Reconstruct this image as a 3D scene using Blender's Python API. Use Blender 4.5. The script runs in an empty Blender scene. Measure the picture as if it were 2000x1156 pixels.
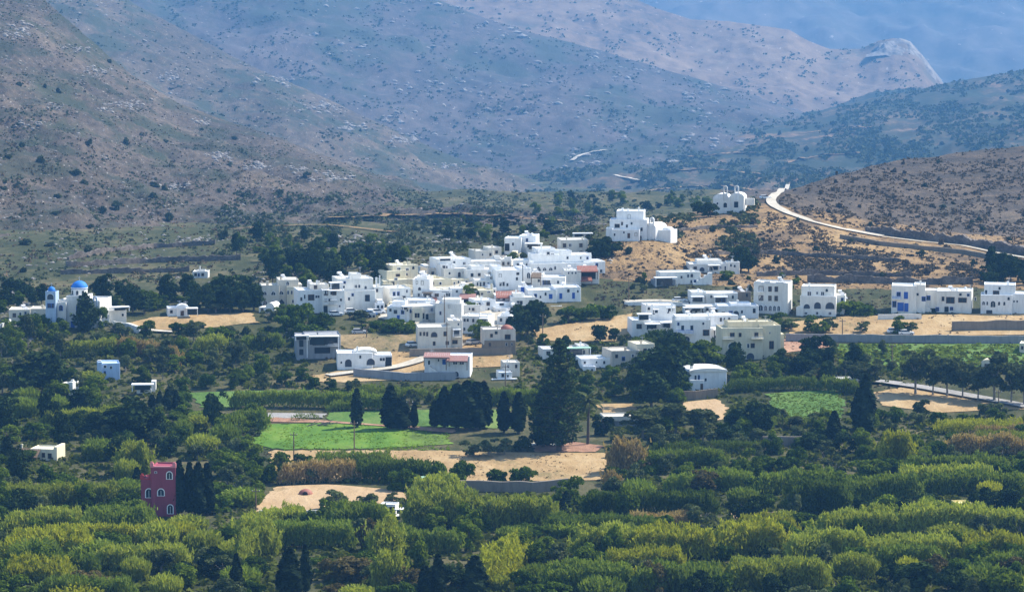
import bpy, bmesh, math, random
import numpy as np
from mathutils import Vector, noise as mnoise
from mathutils.bvhtree import BVHTree
C = bpy.context.scene.collection
rng = np.random.default_rng(11); random.seed(5)
R = math.radians
# ------------------------------------------------------------------ camera geometry (pixels of the 2000x1156 photograph)
F, CH, PITCH = 6000.0, 100.0, math.atan(578/6000.0)
cp, sp = math.cos(PITCH), math.sin(PITCH)
def point(u, v, y):
    a = (np.asarray(u, float)-1000)/F; b = (578-np.asarray(v, float))/F
    dy = cp+b*sp; dz = -sp+b*cp
    return np.stack(np.broadcast_arrays(y*a/dy, y*1.0, CH+y*dz/dy), -1)
def raydir(u, v):
    a = (u-1000)/F; b = (578-v)/F
    return Vector((a, cp+b*sp, -sp+b*cp)).normalized()
def pix(p):
    x, y, z = p[0], p[1], p[2]-CH
    w = y*cp-z*sp
    return 1000+F*x/w, 578-F*(y*sp+z*cp)/w
# ------------------------------------------------------------------ materials
def mat(name):
    m = bpy.data.materials.new(name); m.use_nodes = True
    nt = m.node_tree; nt.nodes.clear()
    return m, nt
def nn(nt, t, **k):
    n = nt.nodes.new(t)
    for a, b in k.items():
        if a in n.inputs: n.inputs[a].default_value = b
        else: setattr(n, a, b)
    return n
def ramp(nt, fac, stops):
    r = nn(nt, 'ShaderNodeValToRGB'); e = r.color_ramp.elements
    while len(e) < len(stops): e.new(0.5)
    for el, (p, c) in zip(e, stops):
        el.position = p; el.color = (*c, 1)
    nt.links.new(fac, r.inputs[0]); return r.outputs[0]
def noise_(nt, vec, scale, detail=5, rough=.6):
    n = nn(nt, 'ShaderNodeTexNoise', Scale=scale, Detail=detail, Roughness=rough)
    nt.links.new(vec, n.inputs['Vector']); return n.outputs['Fac']
def mixc(nt, fac, a, b, mode='MIX'):
    m = nn(nt, 'ShaderNodeMix', data_type='RGBA', blend_type=mode)
    for s, x in ((m.inputs[0], fac), (m.inputs[6], a), (m.inputs[7], b)):
        if isinstance(x, (tuple, list)): s.default_value = (*x, 1) if len(x) == 3 else x
        elif isinstance(x, (int, float)): s.default_value = x
        else: nt.links.new(x, s)
    return m.outputs[2]
def finish(nt, col, rough=.9, spec=.2, bump=None, bs=.3, bd=.3):
    b = nn(nt, 'ShaderNodeBsdfPrincipled', Roughness=rough); b.inputs['Specular IOR Level'].default_value = spec
    if isinstance(col, tuple): b.inputs[0].default_value = (*col, 1)
    else: nt.links.new(col, b.inputs[0])
    if bump is not None:
        bn = nn(nt, 'ShaderNodeBump', Strength=bs, Distance=bd)
        nt.links.new(bump, bn.inputs['Height']); nt.links.new(bn.outputs[0], b.inputs['Normal'])
    o = nn(nt, 'ShaderNodeOutputMaterial'); nt.links.new(b.outputs[0], o.inputs[0])
def pos(nt): return nn(nt, 'ShaderNodeNewGeometry').outputs['Position']
def wall_mat(name, col, dirt=.25, dcol=None):
    m, nt = mat(name); p = pos(nt)
    mp = nn(nt, 'ShaderNodeMapping'); mp.inputs['Scale'].default_value = (1.6, 1.6, .3); nt.links.new(p, mp.inputs[0]); n1 = noise_(nt, mp.outputs[0], .7, 6, .75); n2 = noise_(nt, p, 3.5, 4)
    dc = dcol or tuple(c*.72 for c in col)
    c = mixc(nt, ramp(nt, n1, [(.44, (0,0,0)), (.68, (min(1, dirt*3.2),)*3)]), col, dc)
    c = mixc(nt, ramp(nt, n2, [(.5, (0,0,0)), (.75, (.25,)*3)]), c, tuple(x*.85 for x in dc))
    oi = nn(nt, 'ShaderNodeObjectInfo').outputs['Random']
    c = mixc(nt, 1.0, c, ramp(nt, oi, [(0, (.78,.77,.74)), (.35, (.95,.93,.88)), (.7, (1,1,1)), (1, (.86,.88,.90))]), 'MULTIPLY')
    finish(nt, c, .9, .15, n2, .25, .05); return m
def flat_mat(name, col, rough=.7, spec=.3):
    m, nt = mat(name); n = noise_(nt, pos(nt), 2.0, 4)
    c = mixc(nt, ramp(nt, n, [(.35, (0,0,0)), (.75, (.6,)*3)]), col, tuple(x*.7 for x in col))
    finish(nt, c, rough, spec); return m
def soil_mat(name, cols, s1=.02, s2=.3, speck=None, specks=.0, patch=None, ps=.01, pt=.5, bands=None):
    """cols: three tones from dark to light; speck colour of stones / tufts."""
    m, nt = mat(name); p = pos(nt)
    mp = nn(nt, 'ShaderNodeMapping'); mp.inputs['Scale'].default_value = (1, .45, 1); nt.links.new(p, mp.inputs[0]); q = mp.outputs[0]
    n1 = noise_(nt, q, s1, 6, .65); n2 = noise_(nt, q, s2, 6, .7)
    a = nn(nt, 'ShaderNodeMath', operation='MULTIPLY_ADD'); nt.links.new(n2, a.inputs[0]); a.inputs[1].default_value = .55
    b = nn(nt, 'ShaderNodeMath', operation='MULTIPLY'); nt.links.new(n1, b.inputs[0]); b.inputs[1].default_value = .6
    nt.links.new(b.outputs[0], a.inputs[2])
    c = ramp(nt, a.outputs[0], [(.42, cols[0]), (.56, cols[1]), (.72, cols[2])])
    if speck:
        n3 = noise_(nt, q, s2*2.6, 3, .6)
        c = mixc(nt, ramp(nt, n3, [(.62-specks, (0,0,0)), (.68-specks, (.85,)*3)]), c, speck)
    if patch:
        n4 = noise_(nt, q, ps, 8, .72)
        c = mixc(nt, ramp(nt, n4, [(pt, (0,0,0)), (pt+.09, (.85,)*3)]), c, patch)
    if bands:                       # contour terraces: walls and treads follow the height
        mb_ = nn(nt, 'ShaderNodeMapping'); mb_.inputs['Scale'].default_value = (.012, .012, bands[0]); nt.links.new(p, mb_.inputs[0]); n5 = noise_(nt, mb_.outputs[0], 1.0, 5, .62)
        c = mixc(nt, ramp(nt, n5, [(.50, (0,0,0)), (.60, (bands[2],)*3)]), c, bands[1])
    finish(nt, c, .95, .1, n2, 1.0 if speck else .6, (1.8 if speck else 1.2*min(1, .3/s2))); return m
def leaf_mat(name, dark, light, trans=.35, hue=.25):
    m, nt = mat(name)
    at = nn(nt, 'ShaderNodeAttribute', attribute_name='rnd').outputs['Fac']
    oi = nn(nt, 'ShaderNodeObjectInfo').outputs['Random']
    c = mixc(nt, at, dark, light)
    c = mixc(nt, ramp(nt, oi, [(0, (0,0,0)), (1, (1,1,1))]), mixc(nt, hue, c, tuple(x*.45 for x in dark)), mixc(nt, hue, c, tuple(min(1, x*1.35) for x in light)))
    d = nn(nt, 'ShaderNodeBsdfDiffuse'); t = nn(nt, 'ShaderNodeBsdfTranslucent'); mx = nn(nt, 'ShaderNodeMixShader', Fac=trans)
    nt.links.new(c, d.inputs[0])
    ct = mixc(nt, 1.0, c, (1.0, 1.0, .45), 'MULTIPLY'); nt.links.new(ct, t.inputs[0])
    nt.links.new(d.outputs[0], mx.inputs[1]); nt.links.new(t.outputs[0], mx.inputs[2])
    o = nn(nt, 'ShaderNodeOutputMaterial'); nt.links.new(mx.outputs[0], o.inputs[0]); return m
M = {}
W_ = dict(white=(.80,.80,.79), cream=(.72,.66,.50), beige=(.60,.55,.48), grey=(.29,.30,.32), sand=(.66,.62,.54), pink=(.27,.058,.085), stone=(.23,.195,.155), roofwhite=(.82,.82,.80))
for k, c in W_.items(): M[k] = wall_mat('plaster_'+k, c, .35 if k in ('stone','grey','beige') else .22)
M['paleblue'] = wall_mat('plaster_blue', (.42,.55,.75))
for k, c in dict(blue=(.03,.10,.42), bluedome=(.02,.19,.62), brown=(.10,.055,.03), terracotta=(.30,.115,.08), wood=(.16,.11,.07), dark=(.012,.014,.018),
                 metal=(.45,.46,.48), pinktrim=(.62,.22,.24), dustyred=(.34,.18,.155), whitepaint=(.8,.8,.8), rubber=(.02,.02,.02), tarp=(.10,.25,.50), red=(.35,.03,.03), yellow=(.75,.62,.25), greenglass=(.35,.55,.42), bark=(.10,.075,.055), greybark=(.22,.19,.16)).items():
    M[k] = flat_mat(k+'_paint' if k not in ('bark','greybark','wood') else k, c)
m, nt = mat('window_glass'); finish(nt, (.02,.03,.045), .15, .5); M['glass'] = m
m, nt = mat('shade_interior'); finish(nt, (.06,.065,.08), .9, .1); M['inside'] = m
for k, c in dict(car_white=(.8,.8,.8), car_dark=(.03,.035,.05), car_silver=(.45,.46,.48), car_blue=(.05,.16,.4)).items():
    m, nt = mat(k); finish(nt, c, .3, .5); M[k] = m
M['road'] = soil_mat('pale_road', ((.33,.29,.23), (.42,.38,.31), (.49,.455,.385)), .05, .6)
M['asphalt'] = soil_mat('grey_road', ((.20,.19,.18), (.27,.26,.25), (.33,.31,.29)), .05, .6)
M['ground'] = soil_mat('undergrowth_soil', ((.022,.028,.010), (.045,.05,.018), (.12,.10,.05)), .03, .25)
M['straw'] = soil_mat('straw_field', ((.23,.15,.068), (.33,.225,.11), (.41,.30,.165)), .04, .35, None, 0, (.17,.135,.06), .07, .545)
M['sand_yard'] = soil_mat('sandy_yard', ((.32,.215,.115), (.38,.265,.15), (.43,.315,.19)), .04, .4, None, 0, (.25,.18,.09), .12, .58)
M['dryslope'] = soil_mat('dry_grass_slope', ((.11,.076,.044), (.215,.138,.064), (.32,.215,.10)), .03, .2, (.055,.045,.033), .035, None, 0, 0, (.42, (.07,.052,.036), .7))
M['weedy'] = soil_mat('weedy_soil', ((.10,.08,.04), (.20,.15,.075), (.31,.22,.12)), .06, .5, None, 0, (.085,.085,.035), .09, .5)
M['redsoil'] = soil_mat('red_soil', ((.22,.12,.08), (.30,.17,.11), (.38,.24,.16)), .04, .4)
M['crop'] = soil_mat('bright_crop', ((.05,.115,.014), (.085,.17,.018), (.16,.235,.032)), .03, .12, None, 0, (.05,.08,.02), .06, .55)
M['crop2'] = soil_mat('dull_crop', ((.05,.10,.02), (.08,.15,.03), (.14,.19,.05)), .05, .35)
M['hill1'] = soil_mat('near_left_hill_soil', ((.024,.024,.020), (.070,.057,.046), (.135,.106,.080)), .014, .25, (.36,.34,.32), -.03, (.036,.044,.024), .016, .515, (.10, (.03,.038,.024), .7))
M['hill2'] = soil_mat('spur_soil', ((.033,.033,.025), (.072,.06,.046), (.128,.102,.075)), .010, .13, (.34,.32,.30), -.03, (.035,.046,.03), .011, .48)
M['hill3'] = soil_mat('mountain_soil', ((.035,.037,.034), (.065,.058,.052), (.11,.09,.08)), .005, .07, (.32,.30,.28), -.045, (.04,.05,.034), .006, .49)
M['hill4'] = soil_mat('pink_ridge_soil', ((.065,.052,.038), (.15,.108,.074), (.225,.165,.11)), .0035, .04, (.42,.38,.34), -.05, (.06,.065,.045), .005, .56)
M['hill5'] = soil_mat('green_hill_soil', ((.03,.04,.022), (.06,.055,.034), (.20,.13,.08)), .009, .06, None, 0, (.025,.038,.020), .010, .46, (.09, (.024,.034,.02), .8))
M['hill6'] = soil_mat('far_mountain_soil', ((.055,.06,.05), (.085,.08,.066), (.13,.115,.10)), .0016, .02, (.30,.28,.26), -.06)
M['righthill'] = soil_mat('right_hill_soil', ((.045,.036,.027), (.088,.067,.048), (.14,.107,.075)), .02, .25, (.036,.033,.026), .02, (.055,.05,.036), .03, .58, (.55, (.045,.038,.030), .75))
M['rock'] = soil_mat('pale_rock', ((.13,.12,.11), (.22,.20,.185), (.34,.32,.30)), .1, .8)
M['drystone'] = soil_mat('dry_stone', ((.06,.05,.045), (.12,.10,.085), (.22,.19,.165)), .35, 1.6)
M['fruit'] = leaf_mat('fruit_leaf', (0.017, 0.04, 0.006), (0.125, 0.185, 0.02), .3)
M['rusty'] = leaf_mat('rusty_leaf', (.045,.04,.014), (.17,.135,.05), .25)
M['heath'] = leaf_mat('heath_leaf', (.034,.030,.022), (.11,.09,.062), .1)
M['olive'] = leaf_mat('olive_leaf', (0.038, 0.055, 0.022), (0.16, 0.185, 0.075), .25)
M['pine'] = leaf_mat('pine_needle', (0.01, 0.02, 0.007), (0.052, 0.08, 0.022), .12)
M['cypress'] = leaf_mat('cypress_leaf', (.004,.009,.006), (.026,.040,.017), .08)
M['broad'] = leaf_mat('broad_leaf', (0.026, 0.055, 0.008), (0.19, 0.25, 0.024), .35)
M['euc'] = leaf_mat('eucalyptus_leaf', (.030,.043,.020), (.115,.135,.055), .3)
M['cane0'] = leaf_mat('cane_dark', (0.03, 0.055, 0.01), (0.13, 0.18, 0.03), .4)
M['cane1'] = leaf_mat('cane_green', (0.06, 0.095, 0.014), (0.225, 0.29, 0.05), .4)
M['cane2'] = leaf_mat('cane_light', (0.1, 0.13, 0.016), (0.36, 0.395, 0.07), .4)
M['cane3'] = leaf_mat('cane_yellow', (0.14, 0.15, 0.012), (0.4, 0.41, 0.045), .4)
M['cane4'] = leaf_mat('cane_dry', (.16,.11,.045), (.42,.31,.14), .35)
M['scrub'] = leaf_mat('scrub_leaf', (.030,.040,.018), (.085,.10,.045), .15)
M['dryscrub'] = leaf_mat('dry_scrub', (0.06, 0.046, 0.032), (0.165, 0.125, 0.08), .15)
M['under'] = leaf_mat('undergrowth_leaf', (0.02, 0.034, 0.006), (0.13, 0.15, 0.03), .35)
M['cropleaf'] = leaf_mat('crop_leaf', (0.08, 0.17, 0.014), (0.27, 0.36, 0.03), .35)
# ------------------------------------------------------------------ mesh helpers
def tag(o, label=None, cat=None, group=None, kind=None):
    if label: o['label'] = label
    if cat: o['category'] = cat
    if group: o['group'] = group
    if kind: o['kind'] = kind
    return o
def link(name, me, m=None, parent=None):
    o = bpy.data.objects.new(name, me); C.objects.link(o)
    if m is not None and me is not None and not me.materials: me.materials.append(M[m] if isinstance(m, str) else m)
    if parent: o.parent = parent
    return o
def empty(name, loc, rz=0):
    o = bpy.data.objects.new(name, None); C.objects.link(o); o.location = loc; o.rotation_euler.z = rz; o.empty_display_size = .5; return o
def polymesh(name, V, k, rnd=None):
    """V: (n,k,3) loose polygons with k corners."""
    n = len(V); me = bpy.data.meshes.new(name)
    me.vertices.add(n*k); me.vertices.foreach_set('co', V.reshape(-1).astype(np.float32))
    me.loops.add(n*k); me.loops.foreach_set('vertex_index', np.arange(n*k, dtype=np.int32))
    me.polygons.add(n); me.polygons.foreach_set('loop_start', np.arange(0, n*k, k, dtype=np.int32))
    if rnd is not None:
        a = me.attributes.new('rnd', 'FLOAT', 'POINT'); a.data.foreach_set('value', np.repeat(rnd, k).astype(np.float32))
    me.update(); return me
def gridmesh(name, P, smooth=True):
    a, b = P.shape[:2]; me = bpy.data.meshes.new(name)
    i = np.arange(a*b).reshape(a, b)
    f = np.stack([i[:-1,:-1], i[:-1,1:], i[1:,1:], i[1:,:-1]], -1).reshape(-1, 4)
    me.vertices.add(a*b); me.vertices.foreach_set('co', P.reshape(-1).astype(np.float32))
    me.loops.add(len(f)*4); me.loops.foreach_set('vertex_index', f.reshape(-1).astype(np.int32))
    me.polygons.add(len(f)); me.polygons.foreach_set('loop_start', np.arange(0, len(f)*4, 4, dtype=np.int32))
    me.polygons.foreach_set('use_smooth', np.full(len(f), smooth)); me.update(); return me
class MB:
    def __init__(s): s.v = []; s.f = []
    def add(s, vs, fs):
        k = len(s.v); s.v += [tuple(x) for x in vs]; s.f += [tuple(i+k for i in f) for f in fs]
    def box(s, x0, x1, y0, y1, z0, z1):
        s.add([(x0,y0,z0),(x1,y0,z0),(x1,y1,z0),(x0,y1,z0),(x0,y0,z1),(x1,y0,z1),(x1,y1,z1),(x0,y1,z1)],
              [(0,3,2,1),(4,5,6,7),(0,1,5,4),(1,2,6,5),(2,3,7,6),(3,0,4,7)])
    def prism(s, pts, y0, y1):          # polygon in x,z pushed along y
        n = len(pts); s.add([(x,y0,z) for x,z in pts]+[(x,y1,z) for x,z in pts],
            [tuple(range(n)), tuple(range(2*n-1, n-1, -1))]+[(i, i+n, (i+1)%n+n, (i+1)%n) for i in range(n)])
    def tube(s, pts, rs, n=6):
        k = len(s.v); pts = [Vector(p) for p in pts]
        for i, p in enumerate(pts):
            d = (pts[min(i+1, len(pts)-1)]-pts[max(i-1, 0)]).normalized()
            a = d.orthogonal().normalized(); b = d.cross(a)
            for j in range(n):
                t = 2*math.pi*j/n; s.v.append(tuple(p+(a*math.cos(t)+b*math.sin(t))*rs[i]))
        for i in range(len(pts)-1):
            for j in range(n): s.f.append((k+i*n+j, k+i*n+(j+1)%n, k+(i+1)*n+(j+1)%n, k+(i+1)*n+j))
        s.f.append(tuple(k+j for j in range(n))[::-1]); s.f.append(tuple(k+(len(pts)-1)*n+j for j in range(n)))
    def lathe(s, prof, cx, cy, n=16):
        k = len(s.v)
        for r, z in prof:
            for j in range(n):
                t = 2*math.pi*j/n; s.v.append((cx+r*math.cos(t), cy+r*math.sin(t), z))
        for i in range(len(prof)-1):
            for j in range(n): s.f.append((k+i*n+j, k+i*n+(j+1)%n, k+(i+1)*n+(j+1)%n, k+(i+1)*n+j))
        s.f.append(tuple(k+j for j in range(n))[::-1]); s.f.append(tuple(k+(len(prof)-1)*n+j for j in range(n)))
    def mesh(s, name):
        me = bpy.data.meshes.new(name); me.from_pydata(s.v, [], s.f); me.update(); return me
    def build(s, name, m, parent=None): return link(name, s.mesh(name), m, parent)
# ------------------------------------------------------------------ terrain
def smooth2(Z, n):
    for _ in range(n):
        P = np.pad(Z, 1, mode='edge'); Z = (P[:-2,1:-1]+P[2:,1:-1]+P[1:-1,:-2]+P[1:-1,2:]+4*P[1:-1,1:-1])/8
    return Z
GU = [-600, 0, 300, 500, 700, 900, 1000, 1100, 1200, 1300, 1400, 1500, 1600, 1700, 1800, 2000, 2600]
c_ = lambda x: [x]*17
GT = [(300, c_(2020)), (430, c_(1405)), (520, c_(1154)), (600, c_(1000)), (650, c_(909)), (700, c_(831)), (750, c_(748)), (800, c_(660)), (840, c_(605)),
 (880, [575,575,575,575,560,535,532,535,545,548,550,555,560,560,560,560,560]),
 (930, [550,550,550,545,530,490,478,475,470,470,500,512,515,518,520,520,520]),
 (1000,[512,512,512,510,505,482,468,460,430,433,428,440,462,474,482,490,490]),
 (1050,[485,485,485,485,480,475,470,460,440,422,408,398,425,440,452,470,470]),
 (1150,[450,450,450,450,450,450,450,450,445,430,415,376,385,405,420,442,442]),
 (1250,[440,440,440,440,440,440,440,440,440,435,425,385,349,342,350,370,350]),
 (1400,[430,430,430,430,430,430,430,430,430,430,425,395,358,325,304,278,200]),
 (1600,[400,400,400,400,400,400,400,400,400,400,400,395,390,370,350,340,300]),
 (1900, [370]*17), (2600, [500]*17), (18500, [120]*17)]
gy = np.array([r[0] for r in GT], float)
us = np.linspace(-600, 2600, 261); ys = np.concatenate([np.arange(300, 760, 4), np.arange(760, 1100, 2.0), np.arange(1100, 1900, 6), np.linspace(1900, 18500, 30)])
tab = np.array([np.interp(us, GU, r[1]) for r in GT])
zt = np.stack([point(us, tab[i], gy[i])[..., 2] for i in range(len(gy))])
Z = np.stack([np.interp(ys, gy, zt[:, j]) for j in range(len(us))], 1)
Z = smooth2(Z, 40)
Y2, U2 = np.meshgrid(ys, us, indexing='ij')
X2 = point(U2, 578+0*U2, Y2)[..., 0]
nz = np.array([[mnoise.fractal(Vector((x*.02, y*.012, 3.1)), 1.0, 2.0, 4) for x, y in zip(rx, ry)] for rx, ry in zip(X2, Y2)])
Z = Z+nz*np.interp(Y2, [800, 900, 1000, 1400], [.25, .4, .9, 2.2])
rr = np.array([[mnoise.ridged_multi_fractal(Vector((x*.05, y*.03, 1.1)), 1.0, 2.0, 5, 1.0, 2.0) for x, y in zip(rx, ry)] for rx, ry in zip(X2, Y2)])
Z = Z+(rr-1)*np.interp(Y2, [980, 1080, 1160, 1400], [0, .12, .2, .8])
# terraces on the right hill: treads and risers
GP = np.stack([X2, Y2, Z], -1)
BV = []
def add_bvh(P):
    a, b = P.shape[:2]; i = np.arange(a*b).reshape(a, b)
    f = np.stack([i[:-1,:-1], i[:-1,1:], i[1:,1:], i[1:,:-1]], -1).reshape(-1, 4)
    BV.append(BVHTree.FromPolygons([tuple(q) for q in P.reshape(-1, 3).tolist()], f.tolist()))
def submesh(name, mask):
    a, b = GP.shape[:2]; i = np.arange(a*b).reshape(a, b)
    f = np.stack([i[:-1,:-1], i[:-1,1:], i[1:,1:], i[1:,:-1]], -1)[mask]
    u, inv = np.unique(f.reshape(-1), return_inverse=True); me = bpy.data.meshes.new(name)
    V = GP.reshape(-1, 3)[u]
    me.vertices.add(len(u)); me.vertices.foreach_set('co', V.reshape(-1).astype(np.float32))
    me.loops.add(len(inv)); me.loops.foreach_set('vertex_index', inv.reshape(-1).astype(np.int32))
    me.polygons.add(len(f)); me.polygons.foreach_set('loop_start', np.arange(0, len(inv), 4, dtype=np.int32))
    me.polygons.foreach_set('use_smooth', np.full(len(f), True)); me.update(); return me
Uc, Yc = U2[:-1,:-1], Y2[:-1,:-1]; jit = nz[:-1,:-1]*40
mh = (Yc > 1075+jit*.5) & (Uc > 1390+jit)
md = (Yc > 872+jit*.2) & (Uc > np.interp(Yc, [870, 900, 930, 1000], [1120, 1135, 1180, 1200])+jit*.4) & ~mh & (Yc < 1110)
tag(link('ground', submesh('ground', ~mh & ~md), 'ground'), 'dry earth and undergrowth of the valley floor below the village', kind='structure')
tag(link('dry_slope', submesh('dry_slope', md), 'dryslope'), 'orange dry grass slope right of the village below the chapel', kind='structure')
tag(link('right_hill', submesh('right_hill', mh), 'righthill'), 'bare brown hill rising behind the white road on the right', kind='structure')
add_bvh(GP)
# near right hill keeps its own bare soil: assign by faces beyond the village
far = lambda y: np.interp(y, [0, 1000, 1300, 2000, 3000, 3900, 6500], [0, 1000, 2200, 3900, 5100, 6100, 9400])
def hill(name, m, base, ridge, label, nu=220, ns=110, amp=8, sc=.006, p=.9, u0=-500, u1=2500, rugged=.5, fine=0):
    fine = amp*.16
    us = np.linspace(u0, u1, nu); B = np.array(base, float); Rg = np.array(ridge, float); B[:,2] = B[:,2] if name == 'brown_hillside' else far(B[:,2]); Rg[:,2] = far(Rg[:,2])
    bv, by = np.interp(us, B[:,0], B[:,1]), np.interp(us, B[:,0], B[:,2])
    rv, ry = np.interp(us, Rg[:,0], Rg[:,1]), np.interp(us, Rg[:,0], Rg[:,2])
    ss = np.linspace(0, 1.5, ns); rows = []
    for s in ss:
        if s <= 1:
            y = by+(ry-by)*s; v = bv+(rv-bv)*s**p; q = point(us, v, y)
        else:
            y = ry+(ry-by)*(s-1)*1.2; q = point(us, rv, ry); q = np.stack([q[:,0]*y/ry, y, q[:,2]-(s-1)*2*np.maximum(40, q[:,2]*.8)], -1)
        rows.append(q)
    P = np.stack(rows)
    for i in range(ns):
        w = min(1, ss[i]*4)*(1 if ss[i] <= 1 else 1)*min(1, abs(ss[i]-1)*3+.12)
        for j in range(nu):
            x, y, z = P[i, j]; q = Vector((x*sc, y*sc*.8, 7.7))
            P[i, j, 2] += w*fine*mnoise.turbulence(Vector((x*sc*9, y*sc*6, 2.2)), 3, True)+w*amp*(mnoise.fractal(q, .9, 2.0, 6)+rugged*(mnoise.ridged_multi_fractal(q*2.3, 1.0, 2.0, 5, 1.0, 2.0)-1.2)*.5)
    o = link(name, gridmesh(name, P), m); tag(o, label, kind='structure'); add_bvh(P); return o
hill('brown_hillside', 'hill1', [(-500,640,860),(0,600,900),(150,562,940),(300,552,955),(500,520,1005),(700,490,1040),(900,466,1080),(1100,450,1120),(1250,450,1150)],
 [(-500,-350,1330),(0,-60,1290),(80,-5,1285),(170,75,1280),(260,148,1270),(350,203,1265),(480,250,1260),(620,300,1255),(760,350,1250),(900,395,1245),(1050,425,1240),(1250,455,1230)],
 'rocky brown hillside rising on the left behind the church', 420, 280, 9, .011, .85, -500, 1250, .8)
hill('rocky_spur', 'hill2', [(-500,400,1350),(200,320,1400),(600,345,1450),(900,410,1450),(1100,440,1450),(1300,450,1450)],
 [(-500,-400,2000),(0,-150,1950),(200,-30,1900),(270,12,1880),(450,108,1850),(640,195,1800),(800,265,1750),(900,310,1720),(1000,345,1700),(1100,390,1680),(1300,440,1650)],
 'grey brown rocky spur sloping down behind the left hillside', 200, 110, 14, .007, .85, -500, 1300, .7)
hill('blue_mountain', 'hill3', [(-500,350,1900),(600,330,1900),(900,360,1900),(1200,390,1800),(1400,390,1750),(1800,380,1700)],
 [(-500,-300,3000),(500,-80,3000),(780,-20,2950),(850,-2,2900),(950,38,2850),(1050,70,2800),(1170,100,2750),(1300,138,2700),(1440,178,2600),(1540,215,2500),(1650,260,2400),(1800,330,2300)],
 'hazy blue mountain slope across the middle of the valley', 240, 130, 20, .0045, .9, -500, 1800, .6)
hill('pink_ridge', 'hill4', [(600,150,2900),(1100,200,2900),(1500,245,2900),(2000,270,2900)],
 [(600,-120,3900),(1000,-60,3850),(1230,-8,3800),(1280,15,3750),(1350,38,3700),(1430,42,3650),(1540,58,3600),(1580,82,3580),(1620,97,3560),(1680,96,3540),(1715,80,3520),(1745,74,3510),(1770,77,3500),(1800,108,3480),(1840,160,3450),(1880,205,3430),(2000,280,3400)],
 'pinkish bare ridge ending in a pale rock summit', 260, 120, 16, .004, 1.0, 600, 2000, .6)
hill('green_slope', 'hill5', [(850,470,1250),(1100,455,1280),(1300,445,1290),(1500,425,1300),(1700,400,1450),(2000,350,1500),(2500,350,1500)],
 [(850,425,1900),(1000,350,1950),(1100,318,2000),(1200,298,2050),(1300,282,2100),(1400,263,2150),(1480,246,2200),(1560,235,2250),(1700,195,2300),(1850,165,2350),(2000,135,2400),(2500,30,2500)],
 'terraced green scrubby slope behind the hilltop chapel', 260, 130, 13, .008, .95, 850, 2500, .5)
M['summit'] = soil_mat('summit_rock', ((.09,.083,.075), (.19,.172,.155), (.31,.285,.26)), .012, .05)
hill('rock_summit', 'summit', [(1690,112,3390),(1730,108,3385),(1765,120,3375),(1800,150,3360),(1835,178,3345),(1860,214,3335)], [(1690,116,3525),(1715,90,3505),(1738,80,3497),(1758,74,3493),(1778,81,3488),(1800,106,3465),(1840,157,3435),(1860,190,3425)], 'pale bare rock summit at the end of the pink ridge', 90, 60, 12, .012, .8, 1692, 1858, 1.6)
hill('far_mountain', 'hill6', [(-500,260,4200),(2500,260,4200)], [(-500,-230,6500),(900,-170,6400),(2500,-230,6500)], 'far blue mountain filling the top right', 260, 150, 45, .0022, 1.0, -500, 2500, .8)
def hit(u, v, only=None):
    d = raydir(u, v); best = None
    for b in (BV if only is None else [BV[only]]):
        h = b.ray_cast(Vector((0, 0, CH)), d)
        if h[0] is not None and (best is None or h[3] < best[3]): best = h
    return best[0] if best else None
def gz(x, y):
    h = BV[0].ray_cast(Vector((x, y, 900)), Vector((0, 0, -1)))
    return h[0].z if h[0] else 0
def sheet(name, m, poly, label, off=.14, only=0, jag=4, du=7, dv=1.6):
    P = np.array(poly, float); vs = np.arange(P[:,1].min()+.3, P[:,1].max(), dv); rows = []
    n = max(4, int((P[:,0].max()-P[:,0].min())/du))
    for v in vs:
        xs = []
        for (a, b), (c, d) in zip(P, np.roll(P, -1, 0)):
            if (b-v)*(d-v) < 0: xs.append(a+(c-a)*(v-b)/(d-b))
        if len(xs) < 2: continue
        l, r = min(xs), max(xs)
        l += jag*3*mnoise.noise(Vector((v*.25, 1.3, l*.01))); r += jag*3*mnoise.noise(Vector((v*.25, 7.3, r*.01)))
        row = []
        for t in np.linspace(0, 1, n):
            uu = l+(r-l)*t
            h = hit(uu, v+jag*.5*mnoise.noise(Vector((uu*.06, 2.2, 0)))*(1 if v in (vs[0], vs[-1]) else 0), only)
            row.append((h.x, h.y, h.z+off))
        rows.append(row)
    o = link(name, gridmesh(name, np.array(rows)), m); tag(o, label, kind='structure'); return o
def ribbon(name, m, pts, width, label, off=.25, only=None, step=4, kind='structure'):
    P = []
    for (a, b), (c, d) in zip(pts, pts[1:]):
        k = max(1, int(math.hypot(c-a, d-b)/step))
        P += [(a+(c-a)*i/k, b+(d-b)*i/k) for i in range(k)]
    P.append(pts[-1]); W = [hit(u, v, only) for u, v in P]; W = [w for w in W if w]
    for _ in range(4): W = [W[0]]+[(a+2*b+c)/4 for a, b, c in zip(W, W[1:], W[2:])]+[W[-1]]
    rows = []
    for i, w in enumerate(W):
        d = (W[min(i+1, len(W)-1)]-W[max(0, i-1)]); d.z = 0; d.normalize(); s = Vector((d.y, -d.x, 0))
        row = []
        for t in (-1, -.66, -.33, 0, .33, .66, 1):
            q = w+s*(width/2*t); zz = [q.z]
            for b in (BV if only is None else [BV[only]]):
                h = b.ray_cast(Vector((q.x, q.y, q.z+6)), Vector((0,0,-1)))
                if h[0] and h[0].z < q.z+6: zz.append(h[0].z)
            row.append((q.x, q.y, (max(zz) if len(zz) > 1 else q.z)+off))
        rows.append(row)
    A = np.array(rows); A[:,:,2] = A[:,:,2].max(1, keepdims=True)
    for _ in range(3): A[1:-1,:,2] = np.maximum(A[1:-1,:,2], (A[:-2,:,2]+2*A[1:-1,:,2]+A[2:,:,2])/4)
    o = link(name, gridmesh(name, A), m); tag(o, label, kind=kind); return o
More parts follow.
